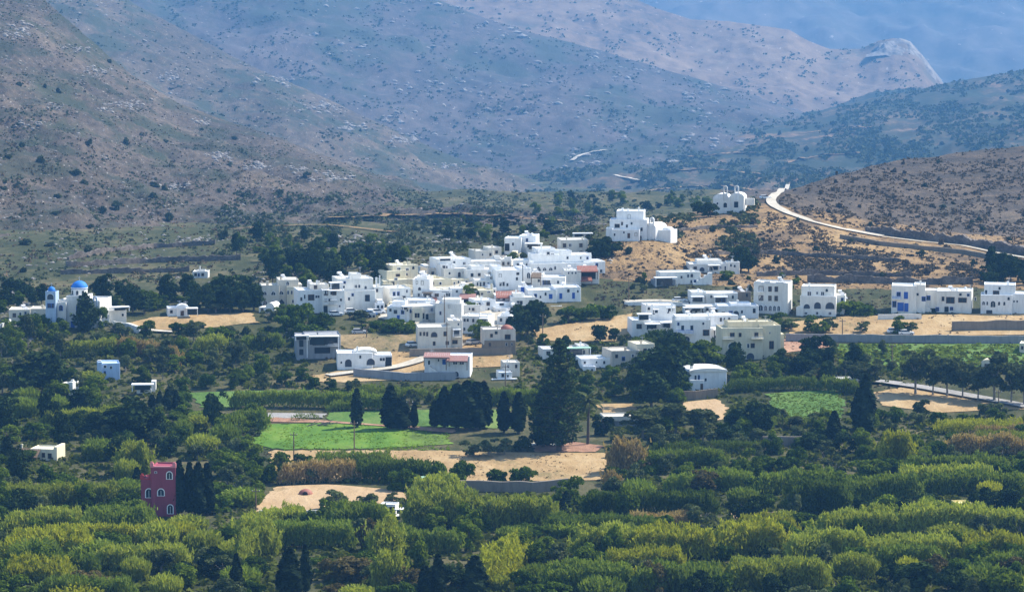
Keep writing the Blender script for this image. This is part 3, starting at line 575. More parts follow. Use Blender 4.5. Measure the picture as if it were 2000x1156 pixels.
HT = '''
cube_house|house|small white cube house under the top row stone house||975,517|8|white
b 963 987 505 517 0 6
b 966.6 978.6 501 507 2 3.5
w 969.0 972.5 509 515 brown
w 979.8 983.0 509 514 dark
#
cube_house|house|tiny cream cube house below the lone upper house||1004,506|-8|cream
b 994 1014 496 506 0 6
b 997.0 1007.0 492 498 2 3.5
w 999.0 1002.5 500 506 brown
w 1008.0 1011.2 500 505 dark
#
cube_house|house|tiny white cube house on the roofline behind the three dark arches||1082,500|6|white
b 1071 1093 490 500 0 6
b 1074.3 1085.3 486 492 2 3.5
w 1076.5 1080.0 494 500 brown
w 1086.4 1089.6 494 499 dark
#
cube_house|house|small cream cube house at the upper left corner of the dense village||758,570|12|cream
b 748 768 554 570 0 6
b 751.0 761.0 550 556 2 3.5
w 753.0 756.5 558 564 brown
w 762.0 765.2 558 563 dark
#
cube_house|house|tiny white cube house beside the bare pinkish stone house||838,534|18|white
b 828 848 522 534 0 6
b 831.0 841.0 518 524 2 3.5
w 833.0 836.5 526 532 brown
w 842.0 845.2 526 531 dark
#
cube_house|house|tiny white cube house above the pink awning house||908,572|4|white
b 899 917 558 572 0 6
b 901.7 910.7 554 560 2 3.5
w 903.5 907.0 562 568 brown
w 911.6 914.8 562 567 dark
#
cube_house|house|small white cube house left of the long blue door house||1048,586|-6|white
b 1038 1058 570 586 0 6
b 1041.0 1051.0 566 572 2 3.5
w 1043.0 1046.5 574 580 brown
w 1052.0 1055.2 574 579 dark
#
cube_house|house|tiny cream cube house behind the car park block||776,612|16|cream
b 766 786 596 612 0 6
b 769.0 779.0 592 598 2 3.5
w 771.0 774.5 600 606 brown
w 780.0 783.2 600 605 dark
#
cube_house|house|tiny white cube house beside the small windowed house||942,634|14|white
b 933 951 619 634 0 6
b 935.7 944.7 615 621 2 3.5
w 937.5 941.0 623 629 brown
w 945.6 948.8 623 628 dark
#
cube_house|house|small white cube house tucked behind the red tiled loggia||1140,545|6|white
b 1130 1150 531 545 0 6
b 1133.0 1143.0 527 533 2 3.5
w 1135.0 1138.5 535 541 brown
w 1144.0 1147.2 535 540 dark
#
cube_house|house|tiny white cube house between the big corner house and the car park block||742,612|6|white
b 733 751 592 612 0 6
b 737.5 748.3 587 594 2 3.5
w 736.6 740.1 597 603 dark
w 744.7 747.9 597 602 brown
#
cube_house|house|small white cube house left of the dark round topped doors||757,588|14|white
b 746 768 570 588 0 6
b 751.5 764.7 565 572 2 3.5
w 750.4 753.9 575 581 dark
w 760.3 763.5 575 580 brown
#
cube_house|house|small white house under the stepped parapet house||985,634|-8|white
b 971 999 617 634 0 6
b 978.0 994.8 612 619 2 3.5
w 976.6 980.1 622 628 dark
w 989.2 992.4 622 627 brown
#
cube_house|house|tiny white house left of the big round dark village tree||1010,622|10|white
b 998 1022 608 622 0 6
b 1004.0 1018.4 603 610 2 3.5
w 1002.8 1006.3 613 619 dark
w 1013.6 1016.8 613 618 brown
#
cube_house|house|tiny white cube house above the dark arched doorway house||888,522|8|white
b 878 898 507 522 0 6
b 883.0 895.0 502 509 2 3.5
w 882.0 885.5 512 518 dark
w 891.0 894.2 512 517 brown
#
cube_house|house|small white cube house behind the slim windowed house||988,522|-10|white
b 977 999 507 522 0 6
b 982.5 995.7 502 509 2 3.5
w 981.4 984.9 512 518 dark
w 991.3 994.5 512 517 brown
#
cube_house|house|tiny cream cube house behind the red porch house||858,560|24|cream
b 849 867 546 560 0 6
b 853.5 864.3 541 548 2 3.5
w 852.6 856.1 551 557 dark
w 860.7 863.9 551 556 brown
#
cube_house|house|small white cube house beside the outside stair house||838,614|4|white
b 827 849 597 614 0 6
b 832.5 845.7 592 599 2 3.5
w 831.4 834.9 602 608 dark
w 841.3 844.5 602 607 brown
#
cube_house|house|tiny white cube house behind the long red roof||960,574|12|white
b 950 970 562 574 0 6
b 955.0 967.0 557 564 2 3.5
w 954.0 957.5 567 573 dark
w 963.0 966.2 567 572 brown
#
cube_house|house|small cream cube house behind the outside stair house||802,577|20|cream
b 792 812 563 577 0 6
b 797.0 809.0 558 565 2 3.5
w 796.0 799.5 568 574 dark
w 805.0 808.2 568 573 brown
#
cube_house|house|low white cube house left of the three dark arches||1062,512|0|white
b 1050 1074 500 512 0 6
b 1056.0 1070.4 495 502 2 3.5
w 1054.8 1058.3 505 511 dark
w 1065.6 1068.8 505 510 brown
#
cube_house|house|low white hut beside the car park||726,620|10|white
b 718 734 611 620 0 6
b 722.0 731.6 606 613 2 3.5
w 721.2 724.7 616 622 dark
w 728.4 731.6 616 621 brown
#
car_park_block|house|bluish shaded white house standing over the village car park|the car park block|775,628|-6|white
b 756 800 598 628 0 7
b 764 790 590 604 2 5
w 770 775 606 612 dark
w 784 789 606 613 blue
d 776 780 616 627 blue
#
wire_corner_house|house|plain white house squeezed between the wide blank wall and the green bush|the squeezed plain house|912,618|8|white
b 888 938 596 618 0 7
w 896 900 602 608 brown
w 922 926 602 607 brown
k 930 932 590 597
#
shaded_village_house|house|white house with paired dark windows above the big round village tree|the paired window house|1024,604|6|white
b 1000 1046 580 604 0 7
b 1004 1026 574 584 2 5
w 1010 1014 588 594 dark
w 1016 1020 588 594 dark
w 1034 1038 587 593 brown
#
middle_terrace_house|house|low cream house with a blank parapet wall in the village middle|the blank parapet house|905,580|26|cream
b 866 944 562 580 0 7
w 884 888 567 573 brown
w 918 922 567 572 brown
#
upper_link_house|house|white stepped house linking the top rows of the village|the linking house|940,548|14|white
b 912 972 526 550 0 7
b 924 950 520 530 2 5
w 920 924 534 540 dark
w 934 938 534 539 brown
w 956 960 533 539 dark
#
left_stair_house|house|white house with an outside stair at the left of the dense village|the outside stair house|812,606|10|white
b 800 850 586 606 0 7
t 802 816 590 605
w 826 830 592 598 brown
w 838 842 592 598 dark
#
ridge_corner_house|house|white cube house left of the three arch house on the ridge|the ridge cube house|1026,530|-6|white
b 1002 1042 508 530 0 7
w 1010 1014 515 521 dark
w 1028 1032 515 521 brown
#
church|church|white church with a blue dome and a square bell tower|the blue domed church|150,640|-8|white
b 113 196 586 640 0 12
b 128 165 578 640 .6 8
b 113 131 590 640 -1 4
b 165 190 588 640 -.6 5
b 92 113 568 640 -2 3.2 paleblue
y 130 161 566 582 3
o 129 162 551 567 2.9 bluedome x
o 95 110 559 568 -1.9 bluedome x
e 183 192 578 592 -.4 paleblue
a 96 109 573 584 blue
w 97 103 592 600 blue
w 105 109 592 600 blue
a 118 124 596 606 blue
w 150 156 598 606 blue
d 139 145 628 640 blue
w 172 178 600 608 blue
a 170 182 616 632 blue
#
church_house|house|beige flat house on the left side of the domed church|the beige church house|55,629|4|sand
b 18 60 604 629 0 8
b 59 92 603 629 .5 8
k 80 84 596 604 
s 46 599 3 .8
w 26 31 612 619 brown
w 38 42 610 617
w 66 71 611 618
#
church_annex|annex|white annex on the right of the domed church with a roof pergola|the church annex|224,631|22|white
b 200 246 605 631 0 8
b 196 212 612 640 -1.5 4
b 214 230 601 606 2 4
k 210 214 590 604
c 216 247 597 2 9
w 237 241 613 618
w 205 208 616 621
#
farmhouse|house|small white house with a white slab porch behind the dry church field|the small white farmhouse|350,618|10|white
b 328 362 601 618 0 6
b 345 369 600 618 -.8 4
c 362 385 600 2.4 15
v 345 369 594 600 -.7 4
w 333 337 606 611 brown
d 353 358 607 616 brown
#
hillside_house|house|lone white flat house low on the brown hillside|the lone hillside house|391,543|0|white
b 376 406 530 543 0 6
b 384 400 528 532 1.5 3
w 380 384 534 539 brown
w 394 398 534 539 brown
#
garden_house|house|pale blue grey house half hidden in trees left of the valley|the pale grey garden house|214,742|10|grey
b 198 234 709 742 0 7 paleblue
b 191 200 706 742 -.5 4 paleblue
k 192 199 703 709 .5 white
w 203 208 713 718
w 215 219 715 720
#
tiled_cottage|cottage|tiny white and red tiled cottage with a white post among dark trees|the tiny red tiled cottage|132,772|-14|white
b 118 138 748 772 .5 5
b 135 144 745 772 -.4 2
r 112 134 758 763
k 138 142 741 748
d 122 127 763 772 brown
#
awning_shelter|shelter|low shelter with white awnings among dark trees on the left|the white awning shelter|280,768|4|white
b 267 296 760 768 0 3
b 295 304 745 768 1 3
c 258 300 748 2.6 14
w 275 280 762 766 brown
#
cream_cottage|house|cream cottage with a brown lean-to roof at the far left|the cream cottage|72,898|-9|cream
b 58 110 876 898 0 6
b 106 113 871 898 -.2 6
r 30 80 880 889 wood
k 38 41 868 876
w 83 88 884 892 brown
w 95 101 885 894 brown
#
tower_house|tower house|magenta tower house with white arched windows and a raised corner turret|the magenta tower|312,1008|-5|pink
b 295 344 910 1008 0 6
b 274 300 935 1008 .6 5
m 295 344 903 909 pinktrim 2
m 274 296 928 934 red 2
a 327 337 920 934
a 284 296 955 972
a 309 321 954 967
a 328 338 985 1002
w 303 307 920 923
#
caravan|container|white box shaped container cabin with a dark doorway at the yard corner|the white container|758,1014|-10|white
b 742 773 984 1014 0 3.2
c 772 798 990 2 13
d 762 770 990 1011 dark
w 738 743 996 1008 brown
#
greenhouse|shed|small shed with a pale green translucent roof above the cane|the pale green shed|842,948|14|grey
b 825 862 940 948 0 5 greenglass
r 823 862 934 940 greenglass
#
arched_house|house|pointed arch loggia house with two arcaded floors at the village left end|the pointed arch house|535,598|9|sand
b 511 546 557 598 0 8
b 545 584 547 598 1.2 8
b 560 583 560 598 -.2 8 cream
k 521 526 549 557
s 556 540 3 .8
p 514 521 568 576
p 530 538 568 576
p 546 554 568 576
p 514 522 585 597
p 530 539 585 597
p 545 556 585 597
a 560 565 551 558
w 568 571 568 575
w 561 564 568 575
w 570 574 586 592
b 584 591 557 598 2 6
#
domed_store|outbuilding|low white vaulted store below the pointed arch house|the vaulted store|520,611|-16|white
b 505 537 600 611 0 5
v 518 536 591 600 .1 5
w 510 514 603 607 brown
#
terrace_house|house|long white two storey house with an upper pergola right of the pointed arches|the long white house|610,612|12|white
b 583 632 566 612 0 9
b 609 645 557 570 3 6 sand
k 622 625 550 557
s 612 552 5 .8
w 594 597 575 583
w 603 613 576 586 brown
w 616 624 577 582
w 587 591 580 587
w 617 622 560 566 brown
w 606 610 596 604
#
balcony_house|house|white house with two shaded balconies one above the other|the two balcony house|651,615|6|white
b 630 673 567 615 0 9
c 632 640 565 1.2 8
c 643 660 566 1.6 10
g 632 641 578 585
g 645 658 578 585
g 632 641 586 592
g 645 659 586 593
w 634 640 568 576 brown
w 650 656 569 576 brown
w 634 639 583 589
d 633 639 598 610 dark
w 662 665 596 600
w 664 668 583 588
#
big_corner_house|house|large white house with a block tower on its roof and blank walls|the big corner house|703,607|14|white
b 672 734 567 607 0 11
b 665 733 545 569 3 9
b 694 713 537 547 5 5
b 690 694 536 550 4.8 .8
b 733 750 562 596 1.5 8
c 643 668 549 2.5 16
s 673 535 5
k 738 741 544 562 3
k 745 747 540 562 3
w 714 721 577 588 dark
w 697 702 558 564
w 704 708 558 564
w 674 678 559 564
w 680 684 580 586
#
lane_house|house|white house with round topped dark doors behind the parked cars|the car park house|782,596|20|white
b 761 802 562 596 0 8
b 761 783 578 604 -2 3
d 786 791 579 592 dark
w 768 772 570 577 blue
w 776 780 570 577 blue
w 793 796 566 572
#
stepped_house|house|cream stepped house at the left edge of the dense village|the cream stepped house|790,562|30|cream
b 761 807 545 562 0 8
b 769 806 530 548 4 7
b 786 836 521 546 6 7
k 820 824 516 524
s 790 521 8 .8
w 787 793 538 542 brown
w 771 776 542 546
w 795 801 526 531
w 812 817 528 533
w 766 770 550 556 brown
#
gable_house|house|blue shaded house with small high windows in the village middle|the high windowed house|822,592|-4|white
b 806 840 545 592 0 9
b 812 834 541 548 2 6
w 813 816 549 555 dark
w 823 827 549 556 dark
w 832 835 549 555
w 816 820 573 579
#
pink_wall_house|house|small house of bare pinkish stone between white village roofs|the pinkish stone house|847,543|24|beige
b 836 858 523 543 0 6
w 843 847 531 536 brown
k 838 840 519 525
#
roof_pergola_house|house|white village house with a flat roof pergola and solar heater|the pergola roof house|893,541|18|white
b 860 926 507 541 3 8
b 862 890 515 541 .4 5
c 862 890 503 1 8
s 893 496 5 .8
w 866 870 519 525 brown
w 872 875 519 525
w 910 915 514 519
w 920 923 518 523
w 899 903 528 535 dark
#
arch_door_house|house|white house with one dark arched doorway below the roof pergola|the arched doorway house|894,546|14|white
b 867 920 524 546 0 7
a 895 899 532 541 brown
w 876 880 531 536
w 913 917 530 537 dark
k 886 888 516 525
#
upper_village_house|house|pale stone house on the top row of the village ridge|the top row stone house|955,508|20|sand
b 930 964 489 508 0 7
b 958 982 484 508 1 6
w 941 944 495 499
o 957 967 484 491 1.2 sand
k 929 931 486 490
w 970 974 491 496 brown
#
blank_wall_house|house|white flat roofed house with a long blank wall on the village ridge|the long blank wall|948,529|12|white
b 918 979 510 529 0 8
b 938 960 516 534 -2 4
w 967 970 517 524 dark
a 940 944 523 528
w 926 930 516 520
w 950 953 520 526 dark
#
white_hill_house|house|white house with a dark porch standing alone above the village|the lone upper house|1012,497|-8|white
b 985 1018 465 497 0 8
b 1012 1045 461 497 2 8
b 1028 1050 474 497 -.2 5
c 1026 1060 474 2 10
d 987 994 477 490 dark
w 1000 1004 474 480
w 1034 1039 479 486 brown
#
ridge_house|house|pale grey house with two dark windows above the village centre|the pale ridge house|1121,498|6|sand
b 1095 1149 468 498 0 9
k 1106 1109 462 468
w 1100 1105 476 483 brown
w 1111 1116 476 482
w 1132 1137 476 483 brown
a 1130 1140 490 498
w 1104 1107 487 492
#
ridge_shed|shed|low flat shed on the ridge behind the pale ridge house|the ridge shed|1138,466|0|sand
b 1120 1157 456 466 0 5
c 1118 1158 455 1.5 9
w 1126 1130 459 463 brown
#
hilltop_house|house|tall stepped white house on the crest beside a small chapel|the stepped hilltop house|1222,471|-6|white
b 1195 1249 448 471 0 7
b 1189 1262 430 471 3 8
b 1201 1255 414 435 6 7
b 1183 1197 446 471 1 5
k 1222 1225 410 415
k 1243 1246 407 415
w 1200 1208 440 446 brown
w 1221 1225 440 446
w 1224 1228 422 430 dark
w 1236 1239 422 430
w 1217 1220 452 456
d 1226 1230 456 465 brown
w 1240 1244 455 461 brown
w 1199 1202 456 461
#
small_chapel|chapel|small white chapel with an arched bell gable on the crest|the small bell chapel|1266,469|-28|white
b 1249 1280 443 469 0 8
v 1249 1280 436 443 .1 8
e 1268 1277 424 440 -.1
a 1270 1275 452 461
b 1279 1303 449 466 2 5
o 1282 1303 443 450 2.5 white
#
arcade_complex|house|big white house with three dark arches at the top of the village|the three arch house|1100,536|10|white
b 1036 1105 514 536 0 8
b 1044 1098 498 516 5 6
b 1061 1126 493 516 7 6
b 1057 1096 489 500 9 6
b 1095 1163 500 520 5 8
b 1102 1160 514 536 .5 8
b 1144 1187 513 552 3 9
k 1038 1041 496 508 4
k 1158 1163 498 504
k 1147 1151 499 505
k 1132 1136 500 506
p 1048 1055 521 528 inside
p 1060 1067 521 528
p 1072 1079 521 528
w 1075 1079 495 501 dark
w 1082 1088 498 502
w 1064 1067 499 504
w 1113 1117 504 509
#
tiled_loggia_house|house|white house with a red tiled porch roof over a shaded loggia|the red tiled loggia|1130,558|4|white
b 1102 1135 528 558 0 8
b 1130 1172 528 552 2.5 6
r 1128 1168 524 530
r 1134 1157 543 548
w 1109 1112 531 535
w 1116 1119 531 535
w 1123 1126 531 535
d 1138 1150 533 541 dark
d 1152 1164 534 546 dark
g 1103 1130 551 557
#
blue_window_house|house|white house with a wide blue shuttered window in the upper village|the blue shutter house|1072,564|-4|white
b 1038 1104 541 564 0 8
b 1036 1060 536 564 2 6
c 1057 1077 545 1.2 7
w 1061 1075 547 556 blue
w 1088 1092 548 554
r 1038 1058 536 540 wood
#
front_row_house|house|long white house with blue doors behind the big round village tree|the long blue door house|1084,591|7|white
b 1032 1088 566 591 0 8
b 1085 1136 562 591 .8 9
d 1073 1078 575 583 blue
d 1094 1098 574 584 blue
d 1119 1123 573 584 blue
w 1054 1057 577 582
w 1044 1048 574 580 blue
b 1072 1094 594 606 -4 3
d 1082 1086 597 604 blue
#
blank_village_house|house|cube shaped white house with slim windows at the village middle right|the slim windowed house|990,567|10|white
b 968 1020 527 567 0 9
b 965 985 521 530 4 5
b 1018 1041 525 551 3 7
w 975 979 535 541 dark
w 976 979 552 558 dark
w 982 985 551 558 dark
w 989 993 553 559
k 1020 1022 518 549 0 grey
a 1033 1039 535 546
#
blue_door_house|house|tiny white house with a blue door right of the slim windows|the tiny blue door house|1022,577|0|white
b 1012 1040 560 577 0 5
d 1018 1023 561 572 blue
w 1029 1033 563 568
#
flat_terrace_house|house|long cream house with a flat terrace across the village middle|the cream terrace house|858,565|32|cream
b 836 882 545 565 0 8
b 880 932 547 565 1 8
b 845 866 540 548 4 5
w 840 847 551 555 brown
w 858 862 551 556
w 889 892 553 560
w 897 900 551 556
w 912 916 552 558
#
shutter_house|house|white house with a row of narrow shuttered windows in the village|the narrow shutter house|946,564|6|white
b 927 964 547 564 0 7
b 950 976 540 560 2 6
w 937 940 551 559
w 944 947 551 559 brown
w 952 955 552 559
w 960 966 543 546 brown
w 931 934 551 558
#
red_porch_house|house|white house with a small red porch roof in the lower village|the small red porch house|852,592|3|white
b 822 882 566 592 0 8
b 880 904 564 592 1 7
r 823 854 582 588
c 824 845 570 1.2 8 wood
w 830 835 574 580 brown
w 850 856 574 579 brown
w 872 878 573 579 dark
w 891 894 568 572 dark
w 840 844 574 580 brown
#
awning_house|house|white house with a pinkish awning behind the green bush|the pink awning house|914,592|-6|white
b 896 932 578 592 0 7
r 898 930 577 581 dustyred
d 907 916 583 590 dark
d 919 927 583 590 dark
#
stone_village_house|house|beige stone house with a slim white chimney in the lower village|the slim chimney house|950,585|24|cream
b 934 964 566 585 0 7
k 962 965 555 575
w 952 957 569 572
w 940 943 572 577 brown
#
red_roof_house|house|low white house with a long red tiled roof in the lower village|the long red roof|990,590|4|white
b 966 1016 576 590 0 7
r 968 1014 572 579
w 972 976 580 586 brown
w 982 986 580 586 brown
w 994 998 580 586 brown
w 1005 1009 580 586 brown
#
terrace_front_house|house|white terraced house with stepped parapet below the long red roof|the stepped parapet house|968,605|18|white
b 930 968 585 605 0 7
b 960 1014 591 605 .6 7
w 951 956 590 596 brown
w 978 984 594 597 dark
t 930 945 590 603
b 962 994 599 616 -3 4
w 952 956 601 606
#
balcony_corner_house|house|white corner house with a curved balcony and dark doors by the lane|the curved balcony house|824,627|16|white
b 792 856 597 627 0 8
b 804 824 600 627 -1 4 cream
g 836 850 601 610 metal
d 809 812 611 619 dark
d 814 817 611 619 dark
d 824 828 612 622 dark
d 832 836 614 624 dark
w 798 803 604 610 blue
c 784 803 596 2 8 whitepaint
#
wide_blank_house|house|tall house with a wide blank bluish wall and one wire pole in front|the wide blank wall|876,634|-2|white
b 850 902 592 634 0 9
b 862 898 586 594 3 6
c 861 880 567 .1 3
w 893 897 602 608
#
lower_white_house|house|white house with small dark windows above the round bush|the small windowed house|928,652|-12|white
b 902 953 617 652 0 8
k 911 914 612 617
k 949 951 612 617
w 906 909 623 628 dark
w 912 915 623 628 dark
w 945 948 625 630
w 905 909 640 646
c 938 955 620 1.8 12
#
lower_village_house|house|pale two storey house with an arched window above the stone terrace|the arched window house|858,683|5|sand
b 816 881 638 683 0 9
b 876 904 627 683 1 8
w 820 823 648 655 brown
w 827 830 648 655 brown
w 833 836 648 656 brown
a 842 854 648 658 brown
w 867 872 648 656 brown
w 846 850 667 674 brown
w 871 876 667 673 dark
w 885 893 666 672 brown
g 884 901 653 658
c 884 900 643 1.5 14
#
stone_base_house|house|beige house with a stone lower wall and a rusty rounded roof|the stone base house|975,692|6|beige
b 944 1007 643 668 0 8
b 946 1007 664 692 -.6 8 stone
o 980 1004 636 645 1.5 terracotta
w 987 996 654 662 brown
w 958 962 652 658 brown
#
loggia_house|house|grey shaded house with open dark loggias on two floors|the grey loggia house|622,702|8|grey
b 580 598 656 702 0 9
b 597 666 654 702 .8 9
c 576 604 653 1.5 10 roofwhite
c 598 662 655 2.4 42 roofwhite
d 612 634 662 674 dark
d 616 644 680 690 dark
w 586 592 664 676 dark
w 586 592 682 692 dark
g 640 662 672 676
d 644 658 660 670 dark
#
low_arched_house|house|low white house with two big dark arches and a fenced garden|the low arched house|704,721|5|white
b 659 728 689 721 0 8
b 724 766 694 721 1.2 7
v 690 738 683 689 1 6
k 697 700 677 688
a 674 687 701 716
a 716 732 700 713
w 742 752 700 706
d 754 764 700 717 dark
#
red_canopy_house|house|white house with a pinkish red canopy and an outside stair|the red canopy house|872,737|-4|white
b 829 918 695 737 0 8
r 872 915 697 702 dustyred
r 829 880 692 695 dustyred
d 865 871 702 711 blue
w 885 893 703 711
w 898 906 703 711
t 866 838 714 732
a 886 896 725 735
w 836 840 704 712
#
small_yard_house|house|tiny white shed house right of the grey wall|the tiny shed house|985,742|8|white
b 974 1000 726 742 0 5
b 988 1020 711 738 4 6 sand
c 960 1010 739 .6 3
w 980 984 730 736 brown
w 995 999 716 722
#
screened_house|house|pale green roofed white house behind the tip of the giant conifer|the half hidden conifer house|1105,700|10|white
b 1060 1140 680 700 0 7
b 1132 1152 676 700 1 6
c 1080 1152 678 2 20 greenglass
d 1120 1127 684 697 dark
w 1068 1074 686 692 brown
w 1138 1143 684 692
#
low_wing_house|house|low white house with a plain parapet right of the giant conifer|the low plain house|1162,718|8|white
b 1134 1196 700 718 0 8
b 1136 1160 712 728 -3 3
w 1140 1144 705 710
w 1178 1182 705 711
#
beige_house|house|beige house with one blue window beside the dark pines|the beige house|1222,718|14|beige
b 1194 1250 684 718 0 9
b 1247 1284 674 718 2 8 cream
k 1222 1226 678 684
w 1215 1220 697 704 blue
w 1262 1267 684 692 brown
w 1234 1238 692 698
w 1202 1206 692 698 brown
#
cistern|outbuilding|low grey outbuilding with a flat roof right of the giant conifer|the low grey outbuilding|1214,834|6|grey
b 1180 1250 815 834 0 6
b 1178 1252 812 816 -.3 6.6 sand
d 1190 1198 822 834 dark
w 1230 1236 820 826 dark
#
rounded_house|cottage|white house with a softly rounded roof above a stone wall|the rounded roof house|1382,762|10|white
b 1346 1420 722 762 0 9
v 1344 1422 718.5 723 -.3 9.5
b 1344 1372 740 762 -1.2 3
k 1352 1357 711 720 2
w 1356 1360 732 742
w 1363 1366 732 742 blue
d 1366 1370 748 760 brown
w 1376 1380 738 744
#
arched_hill_house|house|white single storey house with dark arches on the dry slope|the arched slope house|1385,533|4|white
b 1346 1424 515 533 0 8
b 1364 1412 509 518 3 6
b 1422 1446 512 533 1 6
c 1382 1406 517 1.8 11
w 1355 1360 521 528 brown
a 1366 1376 522 530
a 1384 1392 521 529
w 1415 1418 520 528
w 1434 1438 518 523
#
long_wall_house|house|long white wall with a canopied terrace below the arched slope house|the canopied terrace|1330,558|10|white
b 1292 1372 532 558 2 6
b 1277 1320 546 561 0 5 grey
c 1276 1320 540 2.5 18
d 1302 1306 546 557 dark
w 1332 1336 540 545
b 1242 1272 574 590 4 5 stone
b 1290 1322 576 590 3 4 stone
t 1325 1393 534 578 white
#
tall_apartment|apartment block|three storey white block with a row of small arches on the ground floor|the three storey block|1504,613|-13|white
b 1472 1538 552 613 0 9
b 1474 1486 550 553 .1 1
b 1492 1504 549 553 .1 1
b 1514 1530 550 553 .1 1
w 1483 1490 560 569 brown
w 1501 1506 560 569 brown
w 1513 1518 560 569 brown
w 1483 1490 578 587 brown
w 1501 1506 578 587 brown
w 1513 1518 578 587 brown
a 1482 1490 596 607
a 1493 1498 597 607
a 1502 1507 597 607
a 1510 1515 597 607
a 1518 1523 597 607
g 1480 1491 566 569 
#
arched_villa|villa|white two storey villa with two large arches and a side wing|the large arch villa|1598,617|-10|white
b 1563 1632 578 617 0 9
b 1564 1628 560 580 2 7
b 1631 1647 578 612 4 5
b 1556 1570 600 617 -1 4
w 1576 1583 571 579
w 1593 1596 571 576
w 1602 1608 571 578
a 1590 1603 590 603 
a 1612 1629 590 603
a 1570 1582 594 603
w 1572 1577 610 614
w 1594 1598 609 614
w 1618 1623 609 614
#
canopy_apartment|apartment|white apartment with two slab canopies beside a stone wall|the two canopy apartment|1400,600|5|white
b 1380 1443 573 600 1.5 7
b 1352 1382 571 600 2.5 7
c 1350 1376 579 2.4 12
c 1394 1422 579 2.4 12
d 1362 1373 583 590 dark
d 1400 1406 582 591 dark
d 1412 1418 582 591
b 1442 1471 572 596 3 6 stone
#
lane_apartment|apartment|white low apartment with three thin slab canopies in the terraced row|the three canopy apartment|1368,618|6|white
b 1340 1402 598 618 0 7
b 1384 1404 602 630 -2 4
c 1333 1374 599 2 9
c 1385 1402 600 2 9
w 1348 1351 604 610 brown
w 1358 1361 604 610 brown
w 1372 1375 603 611 brown
w 1391 1396 604 612 dark
#
arched_apartment|apartment|white low apartment with a blue arched window beside the three storey block|the blue arch apartment|1440,622|3|white
b 1402 1482 597 622 0 8
b 1430 1470 594 600 3 5
w 1410 1415 609 616 brown
w 1424 1430 608 616 blue
a 1432 1443 607 616 blue
w 1447 1451 606 612
d 1471 1475 603 611 dark
#
post_apartment|apartment|white stepped apartment with tall chimneys and slab canopies|the tall chimney apartment|1280,657|7|white
b 1234 1272 624 657 0 8
b 1268 1328 600 632 6 7
b 1264 1330 628 657 1 8
k 1268 1271 596 612 5
k 1278 1281 597 610 5
k 1317 1320 595 608 5
c 1243 1271 611 2.4 14
c 1282 1294 607 1.6 9
c 1308 1325 604 1.6 9
c 1257 1287 630 3 12
c 1290 1312 629 2.4 12
w 1244 1252 633 641 brown
w 1252 1262 614 623 dark
w 1283 1286 610 618 brown
w 1311 1314 609 616 brown
d 1262 1265 634 643 dark
d 1273 1276 634 643 dark
d 1304 1309 632 641 dark
#
blue_balcony_apartment|apartment|white apartment with blue balcony railings over dark arches|the blue balcony apartment|1350,674|4|white
b 1319 1388 624 674 0 8
b 1322 1392 619 628 3 6
g 1318 1336 643 649 blue
g 1338 1353 643 650 blue
w 1331 1335 636 644 dark
w 1349 1353 636 644 dark
a 1320 1332 656 666
a 1336 1347 657 670
w 1374 1384 645 655 brown
#
canopy_corner_apartment|apartment|white corner apartment with a curved terrace beside the cream building|the curved terrace apartment|1392,664|14|white
b 1361 1414 640 664 0 6
b 1386 1454 620 640 5 7
c 1392 1413 642 2 12
w 1376 1384 646 656 brown
d 1396 1405 650 660 dark
w 1418 1421 625 632 brown
w 1425 1428 625 631
#
cream_apartment|apartment block|large cream apartment building with small windows on three floors|the cream apartment building|1465,702|6|cream
b 1409 1490 640 702 0 9
b 1486 1527 636 702 1 9
b 1524 1535 654 702 2 8
b 1425 1516 630 642 3 6
k 1463 1466 625 632
k 1482 1485 626 632
w 1426 1433 650 658 brown
w 1443 1447 650 657 brown
w 1474 1480 650 658 brown
a 1422 1432 670 679
w 1443 1447 670 677
w 1459 1463 671 679
w 1467 1473 671 679 brown
w 1505 1512 668 682 brown
w 1504 1506 649 653
w 1443 1447 690 697
a 1458 1473 689 701
g 1466 1490 656 660
g 1410 1432 656 660
#
blue_door_villa|villa|white two storey villa with blue doors and shutters behind a garden wall|the blue shutter villa|1770,612|-8|white
b 1741 1789 558 612 0 9
b 1785 1806 556 612 1 8
b 1802 1830 568 600 4 6
w 1752 1758 571 578 blue
d 1766 1772 571 583 blue
g 1743 1760 578 583 blue
w 1744 1750 589 600 blue
d 1754 1764 592 607 blue
d 1767 1773 593 608 blue
w 1800 1806 580 588 blue
w 1809 1815 580 588 blue
t 1818 1800 592 608
#
loggia_villa|villa|white villa with wide shaded first floor windows|the wide window villa|1862,611|-11|white
b 1830 1896 568 611 0 10
k 1866 1870 563 569
o 1880 1886 561 567 3 white
w 1840 1844 580 588 brown
w 1849 1863 581 592 brown
w 1872 1886 582 590 brown
d 1846 1852 600 609 dark
w 1829 1834 601 608 blue
w 1856 1861 600 606 blue
w 1902 1905 580 586
#
stepped_villa|villa|white stepped villa with small arched windows at the far right|the small arch villa|1952,614|-9|white
b 1916 1976 576 614 0 9
b 1922 1982 557 579 2 8
b 1975 2020 574 612 1.5 8
w 1924 1928 568 576
w 1940 1950 570 578 brown
a 1919 1924 589 596
a 1927 1930 589 596
a 1935 1944 588 600
a 1949 1953 589 596
a 1959 1963 589 596
w 1978 1981 587 591
w 1984 1987 587 591
w 1928 1937 607 612 dark
#
yellow_store|outbuilding|small cream store in the trees at the far right|the small cream store|1928,722|-18|cream
b 1917 1942 706 722 0 5
v 1916 1943 702 706 0 5
d 1924 1929 711 721 brown
#
edge_house|house|sunlit cream house end cut off by the right edge|the cut off cream house|2000,690|-14|cream
b 1991 2030 670 690 0 6
w 1995 1998 676 682 brown
#
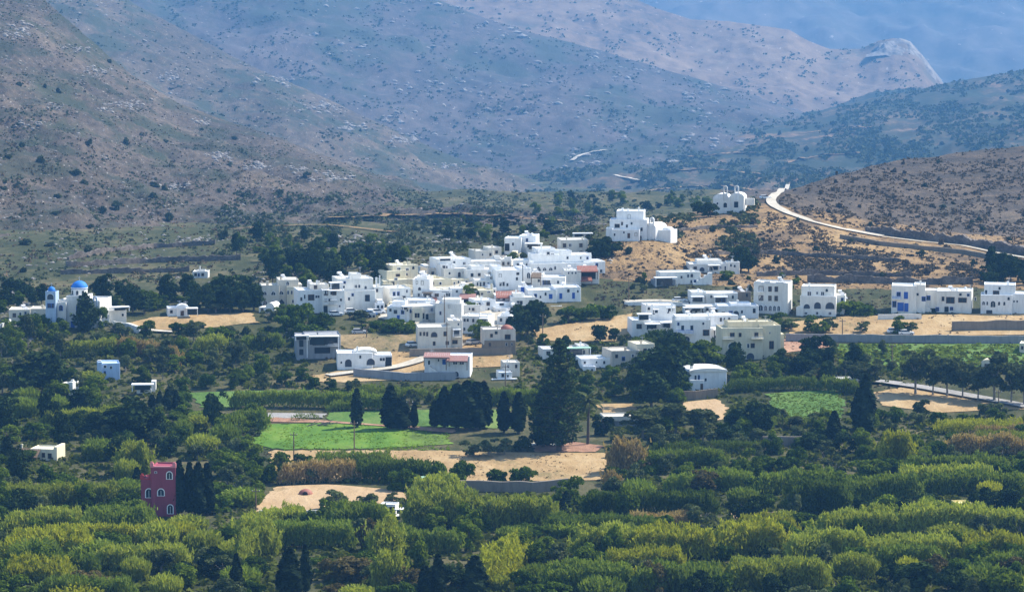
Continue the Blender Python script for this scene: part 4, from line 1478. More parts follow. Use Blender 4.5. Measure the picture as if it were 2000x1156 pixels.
flat_roof_store|outbuilding|pale flat roofed store beside the dark cypress on the right|the pale flat store|1655,760|10|sand
b 1638 1673 744 760 0 5
b 1634 1676 740 745 -.4 6 roofwhite
w 1648 1653 750 755 brown
#
garden_hut|hut|tiny red hut with a pale yellow roof deep in the dark trees|the tiny red hut|1884,998|6|red
b 1872 1895 986 998 0 3
b 1866 1897 981 986 -.5 4 yellow
d 1876 1882 989 998 dark
#
hill_chapel|chapel|white twin vaulted chapel with two bell gables on the hill crest|the twin bell chapel|1424,417|-12|white
b 1393 1425 386 417 0 7
b 1424 1452 383 417 .6 7
v 1393 1424 379 387 0 7
v 1424 1452 377 384 .6 7
e 1412 1421 363 384 -.1
e 1433 1442 362 383 .5
a 1414 1419 397 405 dark
d 1434 1440 395 405 dark
w 1400 1403 396 400
b 1452 1470 388 398 3 1
#
'''
for h in HT.strip().split('\n#'):
    if h.strip(): house(h.strip())
# ------------------------------------------------------------------ leaves
def unit(n):
    v = rng.normal(size=(n, 3)); return v/np.linalg.norm(v, axis=1, keepdims=True)
def quads(c, nrm, size, asp=1.0, up=None):
    """small leaf-clump quads at c, facing nrm."""
    n = len(c); a = np.cross(nrm, rng.normal(size=(n, 3)) if up is None else up); a /= np.linalg.norm(a, axis=1, keepdims=True)+1e-9
    b = np.cross(nrm, a); b /= np.linalg.norm(b, axis=1, keepdims=True)+1e-9
    s = (size*(.6+.8*rng.random(n)))[:, None]*.5
    return np.stack([c-a*s-b*s*asp, c+a*s*.8-b*s*asp*.9, c+a*s+b*s*asp, c-a*s*.85+b*s*asp*.9], 1)
def blob(lobes, n, size, flat=1.0, jit=.5):
    """lobes: (x,y,z,rx,rz); leaves near lobe surfaces, denser on top."""
    lobes = np.array(lobes, float); w = lobes[:,3]**2; k = rng.choice(len(lobes), n, p=w/w.sum()); L = lobes[k]
    d = unit(n); d[:,2] = np.where(d[:,2] < -.35, -d[:,2]*.6, d[:,2]); r = (.62+.45*rng.random(n)**.6)[:, None]
    c = L[:,:3]+d*r*np.stack([L[:,3], L[:,3], L[:,4]], 1); nn_ = d+(jit+.3)*rng.normal(size=(n,3)); nn_ /= np.linalg.norm(nn_, axis=1, keepdims=True)
    return quads(c, nn_, size*np.ones(n), flat), np.clip(rng.random(n)*.75+.3*((c[:,2]-c[:,2].min())/(np.ptp(c[:,2])+.01)-.2)*0+.12*rng.normal(size=len(lobes))[k], 0, 1)
def lobes_dome(R_, h0, h1, n, rl, spread=1.0):
    out = []; q0 = rng.uniform(.82, 1.2); R_ *= q0; h1 *= rng.uniform(.85, 1.18); rl *= rng.uniform(.8, 1.12); ex, ey = rng.uniform(.75, 1.25), rng.uniform(.75, 1.25)
    for i in range(n):
        a = rng.random()*6.28; r = R_*math.sqrt(rng.random())*.78*spread; t = rng.random(); z = h0+(h1-h0)*(.06+.88*t)*(1-.4*(r/R_)**2)
        q = rl*(.7+.6*rng.random()); out.append((r*ex*math.cos(a), r*ey*math.sin(a), z-q*.3+rng.normal()*.25, q, q*.8))
    return out
def trunk_mesh(name, h, r, limbs=4, spread=1.0, top=None):
    mb = MB(); lean = rng.normal(size=2)*.06*h; top = top or h
    pts = [(lean[0]*t*t, lean[1]*t*t, -.5+(h+.5)*t) for t in np.linspace(0, 1, 5)]; mb.tube(pts, [r*1.5, r*1.1, r, r*.85, r*.6])
    for i in range(limbs):
        a = i*6.28/limbs+rng.random(); s = spread*(.7+.5*rng.random()); z0 = h*(.55+.35*rng.random()); 
        mb.tube([(lean[0]*.5, lean[1]*.5, z0), (lean[0]*.5+s*.5*math.cos(a), s*.5*math.sin(a), z0+(top-z0)*.35), (s*math.cos(a), s*math.sin(a), z0+(top-z0)*.75)], [r*.55, r*.4, r*.15], 5)
    return mb.mesh(name)
def cloud(name, Q, rnd, m):
    me = polymesh(name, Q, 4, rnd); me.materials.append(M[m]); return me
KIND = {}
def kind(key, name, cat, colour, variants): KIND[key] = dict(name=name, cat=cat, colour=colour, v=variants)
def mk(n, f):
    out = []
    for _ in range(n): out.append(f())
    return out
def t_fruit():
    q, r = blob(lobes_dome(2.7, .3, 4.3, 17, 1.0), 2600, .33); t = trunk_mesh('trunk', 1.8, .14, 4, 1.3, 3.5); t.materials.append(M['bark']); return cloud('crown', q, r, 'fruit'), t
def t_broad():
    q, r = blob(lobes_dome(2.9, .6, 5.6, 20, 1.05), 2800, .35); t = trunk_mesh('trunk', 2.4, .17, 4, 1.4, 4.5); t.materials.append(M['bark']); return cloud('crown', q, r, 'broad'), t
def t_olive():
    q, r = blob(lobes_dome(2.5, 1.3, 4.4, 13, .85, 1.05), 1700, .30, 1.4); t = trunk_mesh('trunk', 1.7, .24, 5, 1.5, 3.6); t.materials.append(M['greybark']); return cloud('crown', q, r, 'olive'), t
def t_pine():
    L = [(rng.normal()*.9, rng.normal()*.9, z, 1.5*(1.15-abs(z-4.5)/6.5)+.5, 1.1) for z in np.linspace(2.0, 8.3, 15)]
    q, r = blob(L, 2000, .45, 1.2); t = trunk_mesh('trunk', 6.5, .22, 5, 1.6, 7.6); t.materials.append(M['bark']); return cloud('crown', q, r, 'pine'), t
def t_cypress(H=9.5, W=.95):
    n = 1700; t = rng.random(n)**.85; pr = np.interp(t, [0,.08,.3,.6,.85,1], [.45,.8,1,.82,.45,.04])*W; a = rng.random(n)*6.283; r = pr*(.6+.5*rng.random(n)**.5)*(1+.22*np.sin(a*3+t*9+rng.random()*6)+.12*np.sin(a*2-t*23+rng.random()*6))
    c = np.stack([r*np.cos(a), r*np.sin(a), .7+t*(H-.7)], 1); nr = np.stack([np.cos(a), np.sin(a), .35+0*a], 1)+.35*rng.normal(size=(n,3)); nr /= np.linalg.norm(nr, axis=1, keepdims=True)
    q = quads(c, nr, .42*np.ones(n), 1.5); tm = trunk_mesh('trunk', H*.6, .16, 0); tm.materials.append(M['bark']); return cloud('crown', q, rng.random(n), 'cypress'), tm
def t_euc():
    L = [(rng.normal()*1.1, rng.normal()*1.1, z, 1.05+.5*rng.random(), .9) for z in np.linspace(3.2, 8.2, 15)]
    q, r = blob(L, 1300, .42, 1.5, .8); t = trunk_mesh('trunk', 5.5, .2, 5, 1.8, 7.5); t.materials.append(M['greybark']); return cloud('crown', q, r, 'euc'), t
def t_bush(m='scrub', R_=1.4):
    q, r = blob(lobes_dome(R_, .1, 1.25*R_, 9, .5*R_), 480, .30*R_, 1.1); return cloud('foliage', q, r, m), None
def t_ball():
    q, r = blob(lobes_dome(1.55, 1.2, 4.0, 12, 1.0), 1100, .36); t = trunk_mesh('trunk', 1.8, .12, 3, .8, 3); t.materials.append(M['bark']); return cloud('crown', q, r, 'pine'), t
def t_reed(m, H=4.4, Rr=1.9):
    n = 2200; a = rng.random(n)*6.283; r = Rr*np.sqrt(rng.random(n)); hh = H*(.7+.3*rng.random(n))*(1-.35*(r/Rr)**2); z = hh*rng.random(n)**.6
    c = np.stack([r*np.cos(a)*(1+.12*z), r*np.sin(a)*(1+.12*z), z], 1); lean = np.stack([.25*np.cos(a), .25*np.sin(a), 1+0*a], 1)+rng.normal(size=(n,3))*.22; lean /= np.linalg.norm(lean, axis=1, keepdims=True)
    nr = np.cross(lean, rng.normal(size=(n,3))); nr /= np.linalg.norm(nr, axis=1, keepdims=True); b = np.cross(lean, nr); L = (.28+.35*rng.random(n))[:,None]; w = (.07+.08*rng.random(n))[:,None]; tip = c+lean*L
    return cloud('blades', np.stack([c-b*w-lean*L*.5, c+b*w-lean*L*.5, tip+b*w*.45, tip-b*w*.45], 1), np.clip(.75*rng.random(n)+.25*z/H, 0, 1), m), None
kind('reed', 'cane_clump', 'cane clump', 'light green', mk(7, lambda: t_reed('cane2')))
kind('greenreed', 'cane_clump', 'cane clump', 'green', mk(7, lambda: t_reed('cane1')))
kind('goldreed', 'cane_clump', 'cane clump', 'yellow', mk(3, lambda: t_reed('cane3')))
kind('fruit', 'fruit_tree', 'fruit tree', 'dark green', mk(11, t_fruit))
kind('broad', 'broadleaf_tree', 'tree', 'leafy green', mk(9, t_broad))
kind('olive', 'olive_tree', 'olive tree', 'grey green', mk(9, t_olive))
def t_dark():
    q, r = blob(lobes_dome(2.9, .8, 5.6, 18, 1.2), 2600, .36); t = trunk_mesh('trunk', 2.2, .17, 4, 1.4, 4.5); t.materials.append(M['bark']); return cloud('crown', q, r, 'pine'), t
kind('dark', 'evergreen_tree', 'tree', 'blackish', mk(6, t_dark))
kind('brown', 'brownish_tree', 'tree', 'brownish', mk(4, lambda: (lambda qr, t: (cloud('crown', qr[0], qr[1], 'rusty'), (t.materials.append(M['bark']), t)[1]))(blob(lobes_dome(2.9, .5, 5.4, 18, 1.05), 2400, .35), trunk_mesh('trunk', 2.2, .17, 4, 1.4, 4.5))))
kind('pine', 'pine_tree', 'pine', 'blackish green', mk(5, t_pine))
kind('cypress', 'cypress_tree', 'cypress', 'slender blackish', mk(7, t_cypress))
kind('euc', 'eucalyptus_tree', 'tree', 'loose grey green', mk(5, t_euc))
kind('bush', 'shrub', 'shrub', 'dark green', mk(6, t_bush))
kind('dry', 'dry_shrub', 'dry shrub', 'brownish', mk(4, lambda: t_bush('dryscrub')))
kind('lush', 'leafy_shrub', 'shrub', 'bright green', mk(4, lambda: t_bush('broad')))
kind('ball', 'round_tree', 'tree', 'dark rounded', mk(3, t_ball))
PL = []
def plant(key, u, v, s=1.0, sx=None, label=None, group=None, only=None, y=None):
    P = hit(u, v, only)
    if P is None: return
    k = KIND[key]; me, tm = k['v'][rng.integers(len(k['v']))]; sx = sx or s; rot = rng.random()*6.28
    if tm is None:
        o = link(k['name'], me); root = o
    else:
        root = empty(k['name'], P, rot)
        link('crown', me, None, root); link('trunk', tm, None, root)
    root.location = P; root.rotation_euler.z = rot; root.scale = (sx, sx, s); root['category'] = k['cat']
    PL.append((root, key, u, v, s, label, group)); return root
# ---------------- hand placed trees: key u v(base) height_px width_px [label]
HB = dict(fruit=(4.6, 6.0), broad=(6.0, 6.4), dark=(6.0, 6.4), brown=(6.0, 6.4), olive=(4.8, 5.4), pine=(9.3, 5.2), cypress=(9.5, 2.0), euc=(9.2, 5.6), bush=(1.9, 3.4), dry=(1.9, 3.4), lush=(1.9, 3.4), ball=(4.4, 4.2), reed=(4.5, 4.6), greenreed=(4.5, 4.6), goldreed=(4.5, 4.6))
def hero(key, u, v, h, w, label=None, group=None):
    P = hit(u, v)
    if P is None: return
    s = P.y/F; r = plant(key, u, v, h*s/HB[key][0], w*s/HB[key][1], label, group); return r
HERO = '''
cypress 697 835 76 22|tall single cypress standing alone above the soil path
cypress 763 838 84 34|broad cypress, left one of the touching pair behind the soil path
cypress 784 838 62 34|lower broad cypress, right one of the touching pair behind the soil path
cypress 809 836 50 14|thin small cypress right of the touching cypress pair
cypress 849 834 52 20|short cypress at the left end of the dense cypress group
cypress 868 836 80 30|pointed cypress second from the left in the dense cypress group
cypress 892 838 88 38|wide dark cypress left of centre in the dense cypress group
cypress 912 839 95 42|tallest wide cypress in the middle of the dense cypress group
cypress 931 838 92 38|wide dark cypress right of centre in the dense cypress group
cypress 945 836 90 30|cypress at the right end of the dense cypress group
cypress 984 845 80 24|left one of two separate cypresses beside the giant conifer
cypress 1013 846 80 27|right one of two separate cypresses beside the giant conifer
cypress 1690 850 118 34|tall dark cypress between the pale flat store and the straw field
cypress 1678 838 80 30|shorter cypress leaning on the tall dark one by the straw field
cypress 1629 870 68 26|cypress in front of the right green field
cypress 312 800 36 14|left one of three small cypresses by the white awning shelter
cypress 327 802 42 15|middle one of three small cypresses by the white awning shelter
cypress 344 800 38 14|right one of three small cypresses by the white awning shelter
cypress 297 800 30 14|low cypress just under the white awning shelter
cypress 14 906 54 24|dark cypress left of the cream cottage
cypress 268 962 50 20|small cypress at the left wall of the magenta tower
cypress 350 1006 108 26|tall cypress touching the right wall of the magenta tower
cypress 371 1006 104 24|left one of the three joined cypresses right of the magenta tower
cypress 388 1008 106 28|middle one of the three joined cypresses right of the magenta tower
cypress 405 1006 102 26|right one of the three joined cypresses right of the magenta tower
cypress 565 1172 104 44|big cypress at the bottom edge, left one of a close pair
cypress 597 1160 98 22|slim cypress at the bottom edge, right one of a close pair
cypress 757 1150 54 20|small cypress near the bottom edge between light cane stands
cypress 856 1168 88 26|pointed cypress at the bottom edge right of a shorter one
cypress 831 1170 66 30|shorter cypress at the bottom edge left of a pointed one
cypress 928 1180 96 46|broad cypress at the bottom edge beside yellow cane
cypress 1105 1012 54 20|cypress in the trees below the long stone wall
cypress 1098 1026 46 26|low cypress leaning at the foot of the one below the stone wall
cypress 1217 1036 50 20|lone small cypress in the trees right of the stone wall
cypress 462 1160 80 22|dark cypress at the bottom edge left of the close pair
cypress 130 636 40 24|dark cypress in front of the domed church
cypress 366 578 32 12|slim cypress behind the small white farmhouse
cypress 1770 890 34 18|small cypress above the tall yellow cane on the right
pine 85 770 84 84|large black round pine above the tiny red tiled cottage
pine 262 862 84 76|black pine mass left of the magenta tower roof
pine 240 850 60 70|lower pine left of the black pine mass above the tower
dark 1030 655 82 92|big round dark tree in front of the village houses
pine 440 604 70 60|tall bushy pine left of the pointed arch house
pine 470 606 54 52|bushy pine close beside the pointed arch house
pine 420 604 50 44|smaller pine left of the tall bushy pine
fruit 585 640 56 70|round green tree below the long white house
fruit 560 646 44 60|round green tree left below the long white house
fruit 630 650 42 60|green tree in front of the two balcony house
fruit 605 664 44 56|green tree above the grey loggia house
bush 700 622 14 40|bush at the car park edge
ball 1172 668 40 36|small round dark tree on a bare stem in the dry slope field
ball 1200 668 28 26|smaller round tree right of the one on a bare stem
dark 1098 690 42 36|grey green tree tip behind the giant conifer
dark 1175 502 44 52|dark round bush clump below the stepped hilltop house
dark 1195 498 34 44|dark bush clump right under the stepped hilltop house
dark 1160 504 30 34|left dark bush clump beside the pale ridge house
pine 1447 530 50 36|dark tree right of the arched slope house
pine 1462 532 36 30|lower dark tree right of the arched slope house
dark 1480 852 84 92|big round dark tree left of the right green field
dark 1440 846 56 64|dark tree left of the big round dark tree
dark 1425 872 50 70|low dark tree under the big round dark tree
dark 1605 712 62 70|dark tree right of the cream apartment building
dark 1580 722 46 60|lower dark tree right of the cream apartment building
dark 1570 728 40 60|dark bushy tree below the reddish apartment yard
pine 1306 736 92 66|large dark pine in front of the blue balcony apartment
pine 1290 772 100 84|large dark pine above the stone wall left of the rounded roof house
pine 1272 798 76 62|leaning dark conifer above the straw plot
pine 1320 744 60 60|dark pine right of the beige house
pine 1250 746 60 60|dark pine under the beige house
broad 1375 712 56 80|bright green bushy tree under the curved terrace apartment
broad 1350 720 44 56|green tree between two dark pines and the rounded roof house
broad 1465 740 44 56|round tree below the cream apartment building
broad 1510 738 40 46|smaller round tree below the cream apartment building
euc 1788 770 90 62|first feathery road tree from the left, the tallest one
euc 1822 772 74 44|second feathery road tree from the left
euc 1850 774 78 50|third feathery road tree from the left
euc 1880 778 74 44|fourth feathery road tree from the left
euc 1910 782 66 42|fifth feathery road tree from the left
euc 1942 784 96 62|sixth feathery road tree, dense and dark, under the small cream store
euc 1975 788 80 50|seventh feathery road tree from the left
euc 2000 792 80 50|last feathery road tree at the right edge
euc 1700 762 60 50|loose tree beside the pale flat store
euc 1672 756 44 40|loose tree behind the pale flat store
olive 653 996 42 60|left olive tree standing in the sandy yard
olive 713 998 40 52|right olive tree standing in the sandy yard
olive 770 994 32 60|dark olive at the yard corner behind the white container
fruit 860 944 58 44|dark round tree, left one of two at the end of the cane hedge
fruit 900 946 50 52|dark round tree, right one of two at the end of the cane hedge
fruit 970 944 40 48|dark round bush, left one of two in the straw field
fruit 1022 944 38 60|dark round bush, right one of two in the straw field
fruit 790 956 44 70|dark tree at the back right corner of the sandy yard
olive 1680 650 24 32|small lone tree in front of the large arch villa
broad 1595 650 36 52|rounded tree in front of the large arch villa
olive 1620 648 30 40|greyish tree beside the rounded one before the large arch villa
broad 1755 650 30 42|tree in front of the blue shutter villa garden wall
olive 1780 650 22 34|bush right of the tree before the blue shutter villa
lush 1650 612 26 70|broad green shrub between the large arch and blue shutter villas
lush 1685 614 24 60|green shrub left of the blue shutter villa garden wall
broad 1520 640 30 60|bushy tree right above the cream apartment roof
olive 1545 644 22 44|greyish bush right of the cream apartment roof
euc 1555 838 26 36|lone shrubby tree inside the right green field
broad 1610 828 34 46|dark tree at the edge of the right green field
broad 915 612 24 50|round green bush under the pink awning house
broad 935 668 46 60|dark green tree right of the arched window house
bush 925 585 24 36|dark agave like bush between the cream and slim chimney houses
broad 920 588 36 34|dark bush in front of the pink awning house
olive 1016 516 26 34|grey green tree below the lone upper house
broad 1000 516 24 30|green bush below the lone upper house
olive 1040 520 22 26|grey bush left of the three arch house
lush 1160 612 20 60|green shrub mass right of the long blue door house
fruit 1140 625 34 60|dark tree right of the long blue door house
fruit 1185 622 34 50|dark tree left of the white lane wall
fruit 1110 630 34 50|dark tree under the long blue door house
lush 1420 545 14 40|green shrub under the arched slope house
fruit 770 650 30 56|dark green bush below the car park
lush 800 650 26 44|bright banana like plant below the car park
fruit 740 640 22 40|dark bush under the car park wall
fruit 195 640 46 44|dark tree at the right foot of the domed church
olive 225 650 24 44|yellowish green bush in front of the church annex
fruit 100 640 34 54|dark tree in front of the beige church house
fruit 60 632 20 50|low dark tree at the beige church house wall
euc 1255 856 60 70|feathery grey tree in front of the low grey outbuilding
euc 1320 850 66 76|spreading feathery tree right of the low grey outbuilding
euc 1370 852 56 70|spreading feathery tree left of the big round dark tree
euc 1290 842 50 60|feathery tree between the outbuilding and the sandy plot
brown 690 1136 66 104|large brownish tree left of the light cane column at the bottom
brown 170 1160 54 100|brownish tree mass at the bottom left between cane stands
brown 1975 1126 44 80|rusty brown tree at the right bottom edge
brown 655 1166 30 60|low rusty bush at the bottom edge under the large brownish tree
brown 1610 742 30 50|brownish tree below the dark tree of the cream apartment building
brown 1545 720 40 54|brownish tree right beside the cream apartment building
dark 1225 1092 54 90|blackish tree in a dark hollow behind the vivid yellow cane
dark 1188 1084 40 60|blackish tree left in the dark hollow behind the vivid yellow cane
dark 1790 1154 66 110|blackish tree mass filling the dark hollow at the bottom right
dark 1852 1164 60 84|blackish tree right in the dark hollow at the bottom right
dark 1736 1146 52 60|blackish tree left in the dark hollow at the bottom right
dark 1345 1078 30 60|low blackish bush between two vivid yellow cane stands
dark 1505 1066 40 70|blackish tree under the bare dirt patch
dark 415 1126 62 76|blackish tree below the tower cypress trio
dark 360 1136 50 70|lower blackish tree below the tower cypress trio
dark 20 1022 44 70|blackish tree at the left edge above yellow green cane
dark 1820 1008 54 84|blackish tree left of the tiny red hut
dark 1915 1006 60 60|blackish tree right of the tiny red hut
dark 1965 1004 58 80|blackish tree near the right edge beside the tiny red hut row
dark 1750 1010 50 76|second blackish tree left of the tiny red hut
dark 1690 1012 48 66|third blackish tree left of the tiny red hut
dark 330 890 46 60|blackish tree just above the magenta tower roof
dark 1640 884 44 60|blackish tree in front of the right field cypress
dark 1590 880 44 60|blackish tree left of the right field cypress
dark 1180 850 50 50|blackish bush left of the low grey outbuilding
dark 1020 880 34 40|dark bush left of the giant conifer foot
olive 925 890 34 50|left small orchard tree below the cypress group
olive 955 890 36 46|middle small orchard tree below the cypress group
olive 985 888 34 46|right small orchard tree below the cypress group
'''
for l in HERO.strip().split('\n'):
    a, lab = l.split('|'); k, u, v, h, w = a.split()
    hero(k, float(u), float(v), float(h), float(w), lab)
# ---------------- the giant conifer: tiers of drooping branches
def conifer(label, u, v, hpx, wpx, short=None, tiers=26, dens=1.0):
    P = hit(u, v); s = P.y/F; H = hpx*s; W = wpx*s/2
    root = empty('conifer_tree', P); tag(root, label, 'conifer')
    mb = MB(); mb.tube([(0,0,-.5), (0,0,H*.4), (0,0,H*.8), (0,0,H*.99)], [H*.026, H*.019, H*.009, .04], 8)
    cs, ns, rs = [], [], []
    for i in range(tiers):
        t = (i+.5)/tiers; z = H*(.06+.93*t); L = W*np.interp(t, [0,.1,.35,.7,.9,1], [.6,.9,1,.74,.36,.07])
        nb = int(9-3*t)
        for j in range(nb):
            a = 6.283*j/nb+rng.random()*.8; l = L*(.6+.55*rng.random()); n = int((26+60*l/W)*dens)
            d = rng.random(n)**.7; droop = -.06*l*np.sin(d*3.1)+.13*l*d**2
            side = rng.normal(size=n)*.11*l*(1-.3*d); px_ = d*l; c = np.stack([px_*math.cos(a)-side*math.sin(a), px_*math.sin(a)+side*math.cos(a), z+droop+rng.normal(size=n)*.22], 1)
            cs.append(c); q = rng.normal(size=(n,3))*.6; q[:,2] += 1; ns.append(q/np.linalg.norm(q, axis=1, keepdims=True))
            mb.tube([(0,0,z), (l*.9*math.cos(a), l*.9*math.sin(a), z+.08*l)], [.09, .03], 4)
    c = np.concatenate(cs); link('crown', cloud('crown', quads(c, np.concatenate(ns), .55*(s/.135)*np.ones(len(c)), 1.0), rng.random(len(c)), 'pine'), None, root)
    mb.build('trunk', 'bark', root)
    if short: LM.append((u, v, short))
conifer('giant dark conifer with tiered branches, by far the tallest tree', 1092, 880, 222, 116, 'the giant conifer', 22, .85)
conifer('tiered conifer in front of the blue domed church', 166, 646, 76, 56, None, 11, .5)
conifer('small tiered conifer tip left of the giant conifer', 1062, 872, 120, 60)
# ---------------- palms
def palm(label, u, v, hpx, wpx):
    P = hit(u, v); s = P.y/F; H = hpx*s; W = wpx*s/2; root = empty('palm_tree', P); tag(root, label, 'palm')
    mb = MB(); mb.tube([(0,0,-.4),(.1,0,H*.4),(.15,.05,H*.82)], [.36,.3,.26], 8); mb.build('trunk', 'bark', root)
    V = []
    for i in range(46):
        a = rng.random()*6.28; e = rng.uniform(-.5, 1.2); L = W*rng.uniform(.85, 1.15); pr = Vector((.15,.05,H*.82))
        d = Vector((math.cos(a)*math.cos(e), math.sin(a)*math.cos(e), math.sin(e))); sd = Vector((-math.sin(a), math.cos(a), 0))
        for k in range(6):
            nx = pr+d*(L/6); w0 = .16+.22*math.sin(math.pi*k/6); w1 = .16+.22*math.sin(math.pi*(k+1)/6)*(k < 5)
            V.append([pr-sd*w0, pr+sd*w0, nx+sd*w1, nx-sd*w1]); pr = nx; d = (d+Vector((0,0,-.22))).normalized()
    link('fronds', cloud('fronds', np.array([[tuple(p) for p in q] for q in V]), rng.random(len(V)), 'olive'), None, root)
palm('palm tree with a shaggy crown right of the giant conifer', 1148, 868, 104, 62)
palm('small palm beside the dark pines above the straw plot', 1195, 700, 30, 22)
# ---------------- cane stands
def cane(name, label, pts, h, d, tone, dens=1.0, cat='cane hedge', dry=.0):
    """pts along the foot (photo pixels); h height m, d depth m."""
    W = [hit(*p) for p in pts]; W = [w for w in W if w]
    if len(W) < 2: return
    seg = [(b-a).length for a, b in zip(W, W[1:])]; tot = sum(seg); n = int(min(20000, tot*(d+1.2)*h*13*dens)); k = rng.choice(len(seg), n, p=np.array(seg)/tot); t = rng.random(n)
    A = np.array([tuple(w) for w in W]); base = A[k]*(1-t[:,None])+A[k+1]*t[:,None]; base[:,1] += rng.random(n)*d; base[:,0] += rng.normal(size=n)*.5
    hn = np.array([.84+.22*mnoise.noise(Vector((x*.21, y*.21, 3)))+.22*mnoise.noise(Vector((x*.7, y*.7, 9))) for x, y in base[:,:2]])
    end = np.minimum(1, .55+np.minimum(np.abs(base[:,0]-A[:,0].min()), np.abs(base[:,0]-A[:,0].max()))*.45)
    zt_ = rng.random(n)**.55; c = base.copy(); ht = h*hn*end*1.2; c[:,2] += ht*zt_
    lean = rng.normal(size=(n,3))*.42; lean[:,2] = 1; lean /= np.linalg.norm(lean, axis=1, keepdims=True)
    nr = np.cross(lean, rng.normal(size=(n,3))); nr /= np.linalg.norm(nr, axis=1, keepdims=True)
    a = np.cross(lean, nr); L = (.28+.38*rng.random(n))[:,None]*np.minimum(1, h/3.5); w = (.075+.085*rng.random(n))[:,None]*np.minimum(1.2, max(.7, h/3.5))
    tip = c+lean*L+rng.normal(size=(n,3))*.12
    Q = np.stack([c-a*w-lean*L*.5, c+a*w-lean*L*.5, tip+a*w*.45, tip-a*w*.45], 1)
    rnd = np.clip(rng.random(n)*.8+.2*hn, 0, 1)
    o = link(name, cloud(name, Q, rnd, 'cane%d' % tone)); tag(o, label, cat); CN.append((pts[len(pts)//2], tone, o)); return o
CANE = '''
450 800,540 797,640 799,760 804|3.6 3 1|pale topped cane hedge with a dark foot behind the grey track
545 948,620 944,700 942|4.2 3 4|dry brown cane hedge behind the sandy yard
690 942,780 944,850 946|4.2 4 0|dark green cane hedge joining the dry brown one
640 806,700 803,770 800|2.4 3 1|low cane strip at the back of the dull green field
0 988,70 990,150 986,230 984|3.6 5 2|long cane row with dry foot left of the magenta tower
150 1062,220 1050,290 1040|5 7 1|silvery green cane stand under the magenta tower
0 1062,80 1050,160 1056|4.6 6 2|yellow green cane stand at the left edge
0 1110,90 1100,170 1096|5 8 3|bright yellow green cane stand in the lower left corner
0 1165,60 1160,130 1162|5 9 3|yellow cane at the very bottom left
228 935,260 930,292 938|6.5 5 2|tall light cane column left above the magenta tower
430 860,480 846,522 842|4.5 5 1|light cane clump left of the green field
460 1060,540 1040,600 1036|4 5 2|light cane band below the sandy yard
640 1046,700 1040,760 1040|4.6 6 1|feathery cane below the white container
725 1110,780 1100|7.5 5 2|tall light cane column near the bottom middle
730 1160,790 1158|6 5 2|light cane under the tall column at the bottom middle
790 1040,860 1034,940 1030|6 8 2|large light cane stand right of the white container
800 990,850 978,900 974|4.5 5 2|cane rising behind the large light stand
930 1040,1010 1036,1085 1038|5.5 7 2|light cane stand below the long stone wall
460 1110,500 1092,540 1088|5 6 2|cane stand above the bottom edge cypress pair
930 1165,975 1150,1020 1120|6.5 7 3|yellow cane stand right of the broad bottom cypress
1120 1098,1180 1094,1250 1096|5 6 2|cane stand in front of the dark tree hollow
1190 928,1225 926,1258 922|6.5 5 4|tall brownish cane column at the right end of the straw field
1180 950,1210 948|3 4 4|low rusty cane at the straw field corner
1230 1100,1300 1094,1400 1098|5 7 3|vivid yellow cane stand in the lower right half
1180 1130,1260 1124,1340 1126|4 6 3|yellow cane in front of the vivid stand
1400 1096,1470 1088,1540 1092|5.5 7 3|vivid yellow cane stand beside a dark gap
1060 1165,1150 1160,1240 1162|4.5 6 1|leafy cane row along the bottom edge
1240 1168,1330 1162,1420 1166|4.5 6 1|leafy green cane row at the bottom right of centre
1260 920,1350 916,1420 918|3.6 4 1|cane hedge behind the lower right orchards
1300 966,1400 958,1480 962|3.6 4 1|second cane hedge in the lower right orchards
1720 918,1752 914,1786 920|7 5 3|tall yellow cane column on the right
1480 972,1560 962,1640 964|4 5 1|cane hedge below the short pale topped wall
1640 990,1720 980,1800 978|4.4 5 1|cane hedge in the middle of the right orchards
1800 972,1900 966,2010 974|4 5 1|cane hedge left of the right edge orchards
1540 1010,1600 1004,1660 1010|6 6 0|large feathery cane mound right of the bare dirt patch
1600 1062,1690 1050,1760 1050|4.6 6 2|long light cane row below the feathery mound
1760 1052,1860 1050,1940 1048|5.4 7 2|light cane row under the tiny red hut
1930 1050,2010 1052|4.5 6 2|light cane at the right edge below the tiny red hut
1440 1046,1520 1050,1560 1056|3.4 4 3|yellowish low cane under the bare dirt patch
1540 1110,1620 1100,1700 1102|5 6 2|light cane row near the bottom right
1700 1106,1790 1100,1880 1102|4.2 6 2|light cane row crossing the bottom right
1880 1108,1950 1104,2010 1108|5 6 3|rusty yellow cane at the right bottom edge
1420 1160,1520 1152,1620 1156|4.5 7 2|leafy light cane at the bottom right
1620 1130,1720 1134|3.5 5 2|small leafy cane above the dark bottom hollow
1830 850,1920 846,2010 850|2.6 6 3|yellow green vineyard like cane rows at the right edge
1900 868,2010 872|2.6 5 2|green cane rows under the yellow ones at the right edge
1420 770,1500 764,1600 764|3 3 0|dark cane hedge behind the right green field
1600 764,1680 772|3.4 3 1|lighter cane hedge right behind the right green field
465 690,510 684,552 680|3.4 4 1|light cane left of the grey loggia house
570 824,620 820|1.5 2 1|weedy strip right of the grey track
380 690,440 684|3.4 5 2|light cane among the trees left of the village
230 690,300 700,350 716|3.6 5 4|brownish reed bed in front of the church trees
1230 690,1290 672,1330 668|3 3 0|grey green hedge under the tall chimney apartment
1460 830,1540 836,1620 836|2.4 4 1|weedy hedge in front of the right green field
840 780,760 776,700 772|2.2 3 1|low hedge in front of the grey wall
120 700,180 696,230 690|3.5 4 2|light reeds right of the big black round pine
'''
CN = []
def pts_(t): return [tuple(map(float, p.split())) for p in t.split(',')]
for l in CANE.strip().split('\n'):
    a, b, lab = l.split('|'); h, d, tone = b.split(); cane('cane_hedge', lab, pts_(a), float(h), float(d), int(tone))
